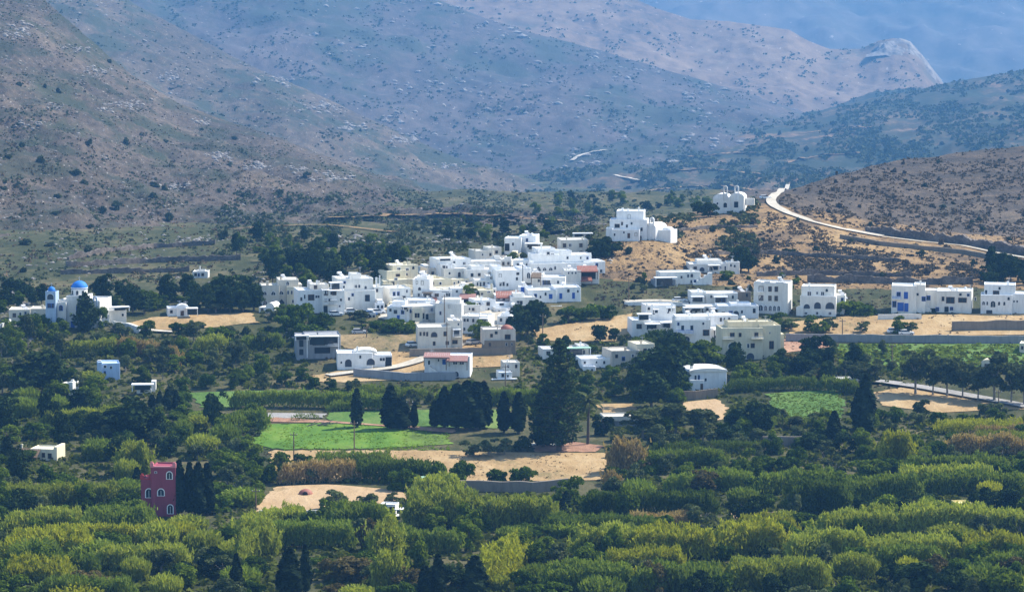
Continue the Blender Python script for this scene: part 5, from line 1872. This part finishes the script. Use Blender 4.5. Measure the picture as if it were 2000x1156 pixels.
# ------------------------------------------------------------------ orchards and woods: scattered single trees
LM += [(690, 850, 'the bright green field'), (1030, 920, 'the straw field'), (640, 975, 'the sandy yard'), (1575, 790, 'the right green field'), (1850, 788, 'the right straw field'), (490, 785, 'the left green field'),
       (360, 628, 'the dry church field'), (390, 1000, 'the tower cypress trio'), (915, 800, 'the dense cypress group'), (1770, 695, 'the vineyard plot'), (1480, 1006, 'the bare dirt patch'), (1480, 800, 'the big round dark tree'),
       (580, 1120, 'the bottom cypress pair'), (925, 1130, 'the broad bottom cypress'), (1217, 1015, 'the lone small cypress'), (1310, 1060, 'the vivid yellow cane'), (85, 730, 'the big black round pine'), (1000, 950, 'the long dark stone wall'),
       (1530, 862, 'the short pale topped wall'), (1750, 890, 'the tall yellow cane column'), (260, 900, 'the tall light cane column'), (1690, 800, 'the tall right cypress'), (1100, 990, 'the cypress below the stone wall'), (640, 520, 'the wood behind the village')]
KEEP = [  # clear areas (photo pixels): l, r, top, bottom
 (500,1190,822,905),(850,1190,880,966),(495,800,944,1030),(725,815,975,1052),(268,420,900,1036),(620,1000,796,842),(365,625,760,806),(1500,1650,760,830),(1700,2010,752,812),(1166,1256,785,816),(1325,1425,780,826),(232,505,612,650),
 (600,1010,652,752),(1040,1236,612,672),(1535,2010,600,676),(1640,2010,672,688),(1440,1620,660,695),(1425,1545,1000,1022),(480,640,804,822),(1020,1190,858,886),(540,618,1085,1190),(818,880,1090,1190),(898,955,1095,1190),(742,772,1105,1160)]
def free(u, v):
    for a, b, c, d in KEEP:
        if a < u < b and c < v < d: return False
    for a, b, c, d in HR:
        if a-4 < u < b+4 and c-2 < v < d+(26 if v > 700 else 14): return False
    for q in PL:
        if abs(q[2]-u) < 11 and abs(q[3]-v) < 5: return False
    return True
def zone(n, u0, u1, v0, v1, kinds, s=(.75, 1.15), sep=(30, 7), only=0):
    ks, ws = zip(*kinds); ws = np.array(ws)/sum(ws); put = []
    for _ in range(n*14):
        if len(put) >= n: break
        u, v = rng.uniform(u0, u1), rng.uniform(v0, v1)
        if not free(u, v) or any(abs(u-a) < sep[0] and abs(v-b) < sep[1] for a, b in put): continue
        k = str(rng.choice(ks, p=ws)); w = 1.0 if 'reed' not in k else rng.uniform(1.1, 2.1); plant(k, u, v, rng.uniform(*s)*(1 if w == 1 else rng.uniform(.7, 1.2)), rng.uniform(*s)*w, only=only); put.append((u, v))
Zk = lambda **k: list(k.items())
mixA = Zk(fruit=4, broad=2.6, olive=2, pine=.7, greenreed=1.6, reed=.8); mixB = Zk(fruit=4, broad=2.6, olive=2.4, brown=.35, dark=.5, reed=1.3, greenreed=1.6, goldreed=.25); low = Zk(bush=2, lush=4); mixD = Zk(pine=4, broad=1, fruit=2)
# long cane rows between the orchards
auto_rows = []
for v0 in np.arange(760, 1180, 17.0):
    u = -30+rng.uniform(0, 120)
    while u < 2010:
        ln = rng.uniform(110, 300); u2 = u+ln; vv = v0+rng.uniform(-6, 6)-(u-1000)*.006; sl = rng.uniform(-.05, .03)
        mid = [(u+ln*t, vv+sl*ln*t+rng.uniform(-2.5, 2.5)) for t in (0, .33, .66, 1)]
        if rng.random() < (.62 if u > 1080 or u2 < 500 or v0 > 1030 else .45) and all(free(a+d, b) for a, b in mid for d in (-20, 0, 20)) and not any(abs(c[0][0]-a) < 70 and abs(c[0][1]-b) < 9 for c in CN for a, b in mid):
            k0 = len(CN); tone = int(rng.choice([0, 0, 1, 1, 1, 2, 2, 3 if v0 > 1050 and rng.random() < .5 else 4]))
            cane('cane_hedge', 'x', mid, rng.uniform(2.6, 4.4), rng.uniform(2.5, 5), tone, .9); auto_rows += [(c, mid) for c in CN[k0:]]
        u = u2+rng.uniform(30, 200)
zone(46, -20, 520, 655, 745, Zk(fruit=3, broad=2, olive=3, euc=1), (.6, 1.0), (28, 9))
zone(54, -20, 500, 745, 860, mixA, (.65, 1.1), (28, 8))
zone(44, -20, 520, 860, 1000, mixA, (.7, 1.15), (30, 9))
zone(46, -20, 560, 1000, 1180, mixB, (.75, 1.2), (34, 11))
zone(34, 560, 1080, 1012, 1180, mixB, (.7, 1.15), (34, 11))
K0 = KEEP[:]; KEEP[:] = [k for k in KEEP if k[0] not in (495, 725)]
zone(40, 500, 810, 1016, 1044, low, (.35, .6), (18, 4)); KEEP[:] = K0
zone(26, 430, 620, 740, 960, Zk(fruit=3, olive=2, broad=2), (.6, .95), (26, 8))
zone(48, 1080, 1560, 950, 1180, mixB, (.7, 1.2), (34, 10))
zone(54, 1560, 2030, 930, 1190, mixB, (.7, 1.2), (34, 10))
zone(46, 1180, 1560, 830, 950, Zk(fruit=4, olive=3, broad=2), (.65, 1.0), (28, 8))
zone(46, 1560, 2030, 810, 930, Zk(fruit=4, olive=3, broad=2), (.65, 1.0), (28, 8))
zone(14, 1420, 1700, 700, 765, Zk(broad=3, olive=2, pine=2), (.6, .9), (28, 8))
zone(16, 1100, 1330, 716, 790, Zk(fruit=3, pine=1, broad=2), (.6, 1.0), (24, 7))
zone(26, 620, 1080, 745, 800, Zk(olive=3, fruit=2), (.4, .65), (26, 6))
zone(14, 1060, 1240, 655, 720, Zk(olive=3, fruit=2, bush=3), (.5, .8), (24, 6))
zone(22, 380, 590, 600, 680, Zk(fruit=3, olive=2, bush=2), (.55, .9), (26, 6))
zone(46, 0, 520, 585, 612, Zk(pine=4, fruit=2, broad=2), (.55, .95), (20, 3))
zone(10, 0, 120, 640, 665, Zk(fruit=3, broad=2), (.5, .8), (22, 4))
zone(34, 530, 770, 522, 566, Zk(pine=5, broad=1.6), (.6, 1.05), (16, 4), None)
zone(30, 460, 800, 468, 520, Zk(pine=1, broad=3, fruit=2), (.5, .9), (22, 5), None)
zone(26, 820, 1080, 436, 468, Zk(dark=2, broad=1), (.5, .85), (16, 4), None)
zone(24, 1040, 1400, 384, 428, Zk(dark=1, broad=2), (.6, 1.1), (16, 4), None)
zone(16, 1540, 2010, 606, 660, Zk(bush=4, olive=1, lush=2), (.5, 1.0), (24, 5))
zone(24, 1230, 1560, 540, 700, Zk(bush=3, lush=2, olive=1), (.5, .9), (18, 5))
zone(16, 700, 1060, 520, 690, Zk(bush=3, lush=3, olive=1), (.35, .75), (14, 5))
zone(14, 1920, 2010, 520, 560, Zk(dark=3, pine=1), (.6, .9), (12, 4))
zone(40, 1200, 2000, 430, 560, Zk(bush=3, dry=3), (.5, 1.1), (16, 4))
zone(50, 1560, 2000, 300, 450, Zk(bush=1, dry=4), (.4, .9), (16, 5))
zone(60, 0, 900, 120, 540, Zk(bush=1), (.6, 1.7), (12, 4), None)
zone(60, 1050, 2000, 180, 430, Zk(bush=1), (1.4, 3.2), (18, 6), 5)
# ------------------------------------------------------------------ stuff: undergrowth, crops, scrub, stones
def cast(n, u0, u1, v0, v1, test=None, only=None):
    out = []
    for _ in range(n):
        u, v = rng.uniform(u0, u1), rng.uniform(v0, v1)
        if test and not test(u, v): continue
        h = hit(u, v, only)
        if h: out.append((h.x, h.y, h.z, h.y))
    return np.array(out)
def tufts(name, label, P, size, per, m, asp=1.0, flat=.5, kind_='stuff', cat=None):
    n = len(P); sc = size*(.6+.9*rng.random(n)); k = np.repeat(np.arange(n), per); d = unit(n*per); d[:,2] = np.abs(d[:,2])
    c = P[k,:3]+d*np.stack([sc[k], sc[k], sc[k]*flat*1.3], 1)*(.5+.6*rng.random((n*per,1))); nr = d+.5*rng.normal(size=d.shape); nr /= np.linalg.norm(nr, axis=1, keepdims=True)
    b = rng.random(n)
    o = link(name, cloud(name, quads(c, nr, sc[k]*.75, asp), np.clip(.6*b[k]+.4*rng.random(n*per), 0, 1), m)); tag(o, label, cat, None, kind_); return o
fld = lambda u, v: not any(a < u < b and c < v < d for a, b, c, d in KEEP)
nzf = lambda u, v, f, s: mnoise.fractal(Vector((u*f, v*f*2.2, s)), 1.0, 2.0, 4)
tufts('undergrowth', 'mixed green undergrowth between the orchard trees', cast(20000, -40, 2040, 640, 1190, fld, 0), .8, 6, 'under', 1.2)
tufts('weeds', 'dry weeds on the terraces and field edges', cast(2600, 560, 2010, 600, 770, lambda u, v: nzf(u, v, .02, 4) > .02, 0), .38, 5, 'dryscrub', 1.2)
tufts('stubble', 'straw stubble and weeds on the dry fields', cast(2600, 490, 1200, 875, 942, lambda u, v: nzf(u, v, .02, 44) > .05, None), .24, 4, 'dryscrub', 1.3)
tufts('crop_rows', 'bright green crop leaves in the middle field', cast(3800, 486, 878, 829, 880, lambda u, v: nzf(u, v, .02, 8) > -.1, None), .26, 4, 'cropleaf', 1.2)
tufts('crop_leaves', 'green crop leaves in the right field', cast(1500, 1505, 1645, 768, 816, None, None), .28, 5, 'broad', 1.2)
tufts('vines', 'low yellow green vines below the long grey wall', cast(2000, 1640, 2010, 674, 724, lambda u, v: nzf(u, v, .02, 51) > -.2, 0), .6, 7, 'cane1', 1.0)
zone(12, 1650, 2010, 690, 730, Zk(olive=3, bush=2), (.5, .8), (24, 6))
RD = [(1548,364),(1528,374),(1512,384),(1504,392),(1510,404),(1535,417),(1580,433),(1640,448),(1720,463),(1800,473),(1880,481),(1940,494),(2010,506)]
def offroad(u, v): return all(math.hypot(u-(a+(c-a)*t), 2*(v-(b+(d-b)*t))) > 15 for (a, b), (c, d) in zip(RD, RD[1:]) for t in (0, .25, .5, .75))
band = lambda u, v: v > np.interp(u, [1330, 1450, 1600, 1900], [500, 474, 476, 515]) and v < np.interp(u, [1330, 1450, 1600, 1900], [510, 525, 532, 545])
tufts('bank_scrub', 'dense dark scrub on the shaded bank below the hill road', cast(6500, 1330, 1960, 470, 548, lambda u, v: band(u, v) and nzf(u, v, .02, 31) > -.12, 0), .6, 6, 'heath')
tufts('slope_scrub', 'low dark scrub on the dry grass slope', cast(1700, 1150, 2010, 430, 600, lambda u, v: nzf(u, v, .016, 1) > .08 and offroad(u, v), 0), .55, 6, 'heath')
tufts('dry_grass', 'dry grass tufts on the slope below the chapel', cast(4500, 1150, 2010, 410, 620, lambda u, v: nzf(u, v, .02, 5) > -.1 and offroad(u, v), 0), .4, 5, 'dryscrub')
tufts('right_hill_scrub', 'small scrub bushes covering the right hill', cast(5200, 1500, 2010, 280, 480, lambda u, v: nzf(u, v, .02, 2) > -.12 and offroad(u, v), 0), .7, 5, 'dryscrub')
tufts('right_hill_bushes', 'dark low bushes dotted over the right hill', cast(1300, 1500, 2010, 285, 480, lambda u, v: nzf(u, v, .012, 3) > .12 and offroad(u, v), 0), .6, 6, 'heath')
def on_hill(name, label, n, box, size, per, m, f, s, thr, ycut=(900, 9000), idx=None):
    P = cast(n, *box, lambda u, v: nzf(u, v, f, s) > thr, idx); P = P[(P[:,3] > ycut[0]) & (P[:,3] < ycut[1])]
    if len(P): tufts(name, label, P, size, per, m)
on_hill('hillside_scrub', 'dark scrub dotted over the brown hillside', 22000, (-40, 1200, 0, 600), .7, 5, 'scrub', .013, 3, .09, (880, 2600), None)
on_hill('valley_scrub', 'dense green scrub on the valley terraces behind the village', 5200, (420, 1480, 370, 500), 1.1, 6, 'scrub', .012, 41, .0, (940, 2400), None)
on_hill('hillside_heath', 'brownish heath tufts over the brown hillside', 9000, (-40, 1200, 0, 600), .75, 4, 'dryscrub', .014, 13, -.2, (880, 2600), None)
on_hill('spur_scrub', 'dark scrub over the rocky spur', 9000, (0, 1150, 0, 440), 1.5, 4, 'scrub', .018, 6, .02, (1600, 4200), 2)
on_hill('mountain_scrub', 'dark scrub over the hazy middle mountain', 11000, (200, 1700, 0, 400), 2.5, 4, 'scrub', .016, 9, .02, (2700, 7600), 3)
on_hill('ridge_scrub', 'sparse scrub over the pink ridge', 4000, (850, 1900, 0, 260), 3.2, 4, 'scrub', .018, 12, .1, (4000, 12000), 4)
on_hill('slope_bushes', 'dense dark bushes over the terraced green slope', 20000, (900, 2010, 130, 460), 2.9, 5, 'scrub', .011, 15, -.1, (1300, 6200), 5)
def stones(name, label, P, size, kind_='stuff'):
    n = len(P); me = bpy.data.meshes.new(name); ico = [(0,0,1),(.9,0,.3),(.28,.85,.3),(-.72,.53,.3),(-.72,-.53,.3),(.28,-.85,.3),(.9,0,-.5),(0,.9,-.5),(-.9,0,-.5),(0,-.9,-.5)]
    tri = [(0,1,2),(0,2,3),(0,3,4),(0,4,5),(0,5,1),(1,6,7),(1,7,2),(2,7,8),(2,8,3),(3,8,4),(4,8,9),(4,9,5),(5,9,6),(5,6,1)]
    b = np.array(ico); V = b[None]*(size*(.4+1.1*rng.random((n,1,1))**2))*np.array([1.35,1,.75])*(.75+.5*rng.random((n,10,1)))+P[:,None,:3]
    Q = V[:, np.array(tri)].reshape(-1, 3, 3); me = polymesh(name, Q, 3); o = link(name, me, 'rock'); tag(o, label, None, None, kind_)
def rocks(name, label, n, box, size, f, s, thr, ycut, idx=None):
    P = cast(n, *box, lambda u, v: nzf(u, v, f, s) > thr, idx); P = P[(P[:,3] > ycut[0]) & (P[:,3] < ycut[1])]
    if len(P): stones(name, label, P, size)
rocks('hillside_rocks', 'pale grey rocks strewn over the brown hillside', 5200, (-40, 1200, 0, 600), .6, .012, 21, .04, (880, 2600))
rocks('spur_rocks', 'pale rocks along the rocky spur', 1800, (0, 1150, 0, 440), 1.7, .012, 23, .1, (1600, 4200), 2)
rocks('mountain_rocks', 'pale rock outcrops on the hazy middle mountain', 1600, (600, 1600, 0, 330), 3.4, .012, 25, .12, (2700, 7600), 3)
P = cast(420, 840, 1480, -20, 200, lambda u, v: abs(v-np.interp(u, [850,950,1050,1170,1300,1440], [2,42,74,104,142,182])) < 16*rng.random(), 3)
if len(P): stones('ridge_outcrop', 'line of pale rocks along the crest of the blue mountain', P, 5)
for i, (u, v, a, b, z_, n_) in enumerate([(40,60,30,14,1.5,60),(150,95,26,8,1.4,40),(180,140,30,10,1.4,44),(250,205,34,9,1.3,50),(205,215,20,5,1.2,26),(330,150,20,8,1.3,30),(395,240,24,7,1.3,34),(110,210,22,6,1.2,26),(430,305,26,8,1.5,40),(505,325,26,7,1.5,40),(650,345,30,9,1.6,44),(585,330,22,6,1.3,30),(340,365,26,6,1.3,30),(880,325,30,7,1.5,36),(790,272,30,9,1.8,44),(620,210,34,10,1.8,44),(690,250,22,8,1.6,30),(545,160,26,9,1.6,30),(60,240,26,8,1.2,36),(30,575,30,7,1.0,40),(380,470,40,7,1.0,44),(700,470,40,8,1.1,40),(860,470,34,8,1.1,34)]):
    P = [hit(u+rng.normal()*a*.6, v+rng.normal()*b*.6) for _ in range(n_)]; P = np.array([(h.x, h.y, h.z, h.y) for h in P if h]); stones('rock_outcrop', 'x', P, z_*.72*max(1, P[:,3].mean()/1500), 'stuff'); o = bpy.context.scene.collection.objects[-1]
    o['label'] = f"{['pale jagged', 'grey broken'][i % 2]} rock outcrop " + ['at the top left corner of the brown hillside','just below the top left outcrop','second below the top left outcrop','in the middle of the diagonal rock line','left of the diagonal rock line','on the upper right shoulder of the brown hillside','on the shoulder right of the diagonal rock line','between the top left corner and the hill middle','on the lower hillside, left of a similar pair','on the lower hillside, right of a similar pair','above the wood behind the village','small one left of the outcrop above the wood','above the lone hillside house','near the right foot of the brown hillside','yellowish tail end of the rocky spur','in the middle of the rocky spur','lower on the rocky spur crest','high on the rocky spur','at the left edge halfway up the hillside','at the left edge near the domed church','above the stone terrace walls','above the dense village behind the wood','behind the upper village houses'][i]
P = cast(160, 0, 70, 590, 668, None, None); stones('field_rocks', 'pale boulders heaped left of the beige church house', P[P[:,3] > 790] if len(P) else P, .7)
# ------------------------------------------------------------------ cars
def make_car(paint):
    root = empty('parked_car', (0,0,0)); b = MB()
    b.prism([(-2.05,.32),(2.05,.32),(2.1,.62),(1.95,.82),(1.0,.92),(-1.75,.95),(-2.1,.8)], -.85, .85); bo = b.build('body', paint, root)
    r = MB(); r.prism([(-1.5,1.42),(.1,1.44),(.2,1.4),(-1.6,1.38)], -.7, .7); r.build('roof', paint, root)
    g = MB(); g.prism([(-1.75,.955),(.95,.925),(.2,1.395),(-1.6,1.375)], -.76, .76); g.build('windows', 'glass', root)
    for x in (-1.3, 1.3):
        for y in (-.86, .66):
            w = MB(); w.prism([(x+.33*math.cos(t), .33+.33*math.sin(t)) for t in np.linspace(0, 6.283, 13)[:-1]], y, y+.2); q = w.build('wheel', 'rubber', root)
            k = MB(); k.prism([(x+.18*math.cos(t), .33+.18*math.sin(t)) for t in np.linspace(0, 6.283, 9)[:-1]], y-.015, y+.215); k.build('rim', 'metal', q)
    return root
def tree_copy(o, parent=None):
    c = o.copy(); C.objects.link(c); c.parent = parent
    for ch in list(o.children): tree_copy(ch, c)
    return c
PR = {}
for p, u, v, rz, lab in [('car_white', 656, 617, .2, 'white car below the two balcony house'), ('car_silver', 706, 619, .1, 'silver car, left one in the village car park'), ('car_blue', 722, 617, .3, 'blue car in the middle of the village car park'), ('car_white', 738, 613, .25, 'white car at the right end of the village car park'),
   ('car_dark', 570, 659, .1, 'dark car under the slab canopy left of the grey loggia house'), ('car_white', 580, 664, 0, 'white car in front of the grey loggia house'), ('car_silver', 702, 652, .1, 'silver car on the rough ground below the village car park'), ('car_white', 808, 677, .5, 'white car at the corner of the arched window house'),
   ('car_white', 1328, 590, .1, 'white car parked on the lane above the terraced apartments'), ('car_white', 1495, 389, .2, 'white car at the bend of the hill road by the chapel'), ('car_white', 1748, 651, .1, 'left one of two white cars by the long grey wall'), ('car_white', 1770, 654, 0, 'right one of two white cars by the long grey wall'),
   ('car_silver', 925, 672, .8, 'silver car right of the arched window house'), ('car_white', 688, 612, .2, 'white car under the arched awning of the big corner house')]:
    if p not in PR: c = PR[p] = make_car(p)
    else: c = tree_copy(PR[p])
    c.location = hit(u, v, 0); c.rotation_euler.z = rz; tag(c, lab, 'car', 'cars parked around the village')
# ------------------------------------------------------------------ poles
def pole(u, v, h, lab):
    P = hit(u, v); s = P.y/F; H = h*s; root = empty('utility_pole', P); mb = MB(); mb.tube([(0,0,-.5),(0,0,H*.6),(0,0,H)], [.15,.13,.1], 7); mb.build('post', 'wood', root)
    a = MB(); a.box(-.8, .8, -.06, .06, H-.7, H-.55); a.build('crossarm', 'wood', root); i_ = MB()
    for x in (-.7, 0, .7): i_.box(x-.06, x+.06, -.05, .05, H-.549, H-.35)
    i_.build('insulators', 'whitepaint', root); tag(root, lab, 'utility pole', 'wooden utility poles')
for u, v, h, l in [(574, 908, 66, 'wooden pole in front of the left part of the green field'), (692, 880, 60, 'wooden pole in front of the tall single cypress'), (868, 640, 66, 'wooden pole before the wide blank bluish wall'), (873, 690, 62, 'wooden pole in front of the arched window house'), (987, 770, 60, 'wooden pole rising behind the two separate cypresses'),
   (1060, 664, 52, 'wooden pole right of the big round village tree'), (1228, 590, 48, 'thin pole on the dry slope above the apartments'), (1280, 462, 36, 'thin pole beside the small bell chapel'), (800, 836, 56, 'pole between the touching cypress pair and the thin cypress'), (1022, 552, 30, 'dark pole beside the slim windowed house'), (1645, 662, 40, 'pole at the left end of the vineyard plot'), (1742, 722, 52, 'pole standing in the vineyard plot'), (1950, 806, 46, 'pole at the tip of the right straw field'), (500, 996, 44, 'pole at the left corner of the sandy yard'), (716, 660, 24, 'short pole below the village car park'), (1322, 690, 44, 'pole in front of the tall chimney apartment')]: pole(u, v, h, l)
# small things
def kiln():
    P = hit(597, 965); root = empty('brick_oven', P); tag(root, 'small domed brick oven in the sandy yard', 'oven'); mb = MB(); mb.lathe([(1.5*math.cos(t), 1.25*math.sin(t)-.1) for t in np.linspace(0, 1.5, 8)], 0, 0, 16); mb.build('dome', 'terracotta', root)
    d = MB(); d.prism(arc(-.5, .5, 0, .8), -1.62, -1.2); d.build('mouth', 'dark', root)
kiln()
def branch_pile():
    P = hit(628, 832); mb = MB()
    for i in range(14): a = rng.uniform(-.5, .5); l = rng.uniform(2, 4.5); x = rng.normal()*1.2; mb.tube([(x-l/2, rng.normal()*.6, .1), (x, rng.normal()*.4, .5+.4*rng.random()), (x+l/2*math.cos(a), rng.normal()*.6, rng.uniform(.3, 1.8))], [.09,.07,.03], 5)
    o = mb.build('branch_pile', 'greybark'); o.location = P; tag(o, 'heap of bleached bare branches at the end of the grey track', 'branch pile')
branch_pile()
def tank(u, v, lab):
    P = hit(u, v, 0); mb = MB(); mb.lathe([(.9, -.4), (.9, 1.5), (.8, 1.65), (.3, 1.75), (.3, 1.9)], 0, 0, 14); o = mb.build('water_tank', 'whitepaint'); o.location = P; tag(o, lab, 'water tank')
for u, v, l in [(1060, 865, 'white water tank at the left foot of the giant conifer')]: tank(u, v, l)
# ------------------------------------------------------------------ labels of the scattered plants
ORD = ['closest', 'second closest', 'third closest', 'fourth closest', 'fifth closest', 'sixth closest', 'seventh closest', 'eighth closest', 'ninth closest', 'tenth closest', 'eleventh closest', 'twelfth closest', 'thirteenth closest', 'fourteenth closest', 'fifteenth closest'] + ['outlying']*200
buck = {}
TN = ['dark green', 'green', 'light green', 'yellow', 'dry brown']
LM.append((1450, 395, 'the twin bell chapel'))
LM += [(300, 300, 'the middle of the brown hillside'), (100, 450, 'the foot of the brown hillside'), (600, 400, 'the lower brown hillside'), (1150, 320, 'the pale winding track'), (1750, 380, 'the middle of the right hill'), (1500, 300, 'the middle of the green slope'), (1850, 220, 'the upper green slope'), (1600, 500, 'the dry terraces'), (1850, 520, 'the terraces over the villas')]
for q in PL:
    root, key, u, v, s, lab, grp = q
    if lab: root['label'] = lab; continue
    best = min(LM, key=lambda L: math.hypot((L[0]-u), 1.6*(L[1]-v))); du, dv = u-best[0], v-best[1]
    side = ('left of' if du < 0 else 'right of') if abs(du) > 1.4*abs(dv) else ('below' if dv > 0 else 'above')
    size = 'large' if s > 1.0 else ('small' if s < .75 else 'medium sized')
    buck.setdefault((key, size, best[2], side), []).append((math.hypot(du, dv), root))
cb = {}
for (c, mid) in auto_rows:
    (u, v), tone, o = c; best = min(LM, key=lambda L: math.hypot((L[0]-u), 1.6*(L[1]-v))); du, dv = u-best[0], v-best[1]
    side = ('left of' if du < 0 else 'right of') if abs(du) > 1.4*abs(dv) else ('below' if dv > 0 else 'above'); cb.setdefault((tone, best[2], side), []).append((math.hypot(du, dv), o))
for (tone, lm, side), L in cb.items():
    L.sort(key=lambda t: t[0])
    for i, (_, o) in enumerate(L): o['label'] = f"{'' if len(L) == 1 else ORD[i]+' '}{TN[tone]} cane row among the orchards {side} {lm}"; o['group'] = 'cane rows among the orchards'
for (key, size, lm, side), L in buck.items():
    L.sort(key=lambda t: t[0]); k = KIND[key]
    for i, (_, root) in enumerate(L):
        o_ = '' if len(L) == 1 else ORD[i]+' '
        root['label'] = f"{o_}{size} {k['colour']} {k['cat']} {side} {lm}"; root['group'] = k['colour']+' '+k['name'].replace('_', ' ')+'s'
# ------------------------------------------------------------------ air, light, camera
mb = MB(); mb.box(-8000, 8000, -60, 19500, -620, 1100); m, nt = mat('haze_air')
vol = nn(nt, 'ShaderNodeVolumePrincipled'); vol.inputs['Color'].default_value = (.165, .47, 1, 1); vol.inputs['Density'].default_value = HAZE; vol.inputs['Anisotropy'].default_value = .1
o = nn(nt, 'ShaderNodeOutputMaterial'); nt.links.new(vol.outputs[0], o.inputs['Volume'])
hz = mb.build('haze', m); tag(hz, 'thin blue haze filling the valley air', kind='stuff')
S = bpy.context.scene; w = bpy.data.worlds.new('World'); S.world = w; w.use_nodes = True; nt = w.node_tree; bg = nt.nodes['Background']
EL, AZ = R(SUN_EL), R(SUN_AZ)            # azimuth from +Y towards +X
sky = nt.nodes.new('ShaderNodeTexSky'); sky.sky_type = 'NISHITA'; sky.sun_disc = False; sky.sun_elevation = EL; sky.sun_rotation = AZ; sky.air_density = 1.2; sky.dust_density = .6; sky.ozone_density = 2.0
nt.links.new(sky.outputs[0], bg.inputs[0]); bg.inputs[1].default_value = SKY
L = bpy.data.lights.new('sun', 'SUN'); L.energy = SUN; L.angle = R(.53); L.color = (1, .93, .80); lo = bpy.data.objects.new('sun', L); C.objects.link(lo)
sd = Vector((math.sin(AZ)*math.cos(EL), math.cos(AZ)*math.cos(EL), math.sin(EL))); lo.rotation_euler = (-sd).to_track_quat('-Z', 'Y').to_euler(); lo.location = sd*500+Vector((0, 700, 0))
cam = bpy.data.cameras.new('camera'); co = bpy.data.objects.new('camera', cam); C.objects.link(co); co.location = (0, 0, CH); co.rotation_euler = (math.pi/2-PITCH, 0, 0)
cam.sensor_width = 36; cam.lens = 36*F/2000; cam.clip_start = 1; cam.clip_end = 20000; S.camera = co
vs = S.view_settings; vs.view_transform = 'Standard'; vs.look = 'None'; vs.exposure = EXPO; vs.gamma = 1
S.cycles.max_bounces = 6; S.cycles.diffuse_bounces = 3; S.cycles.transmission_bounces = 3; S.cycles.volume_bounces = 0
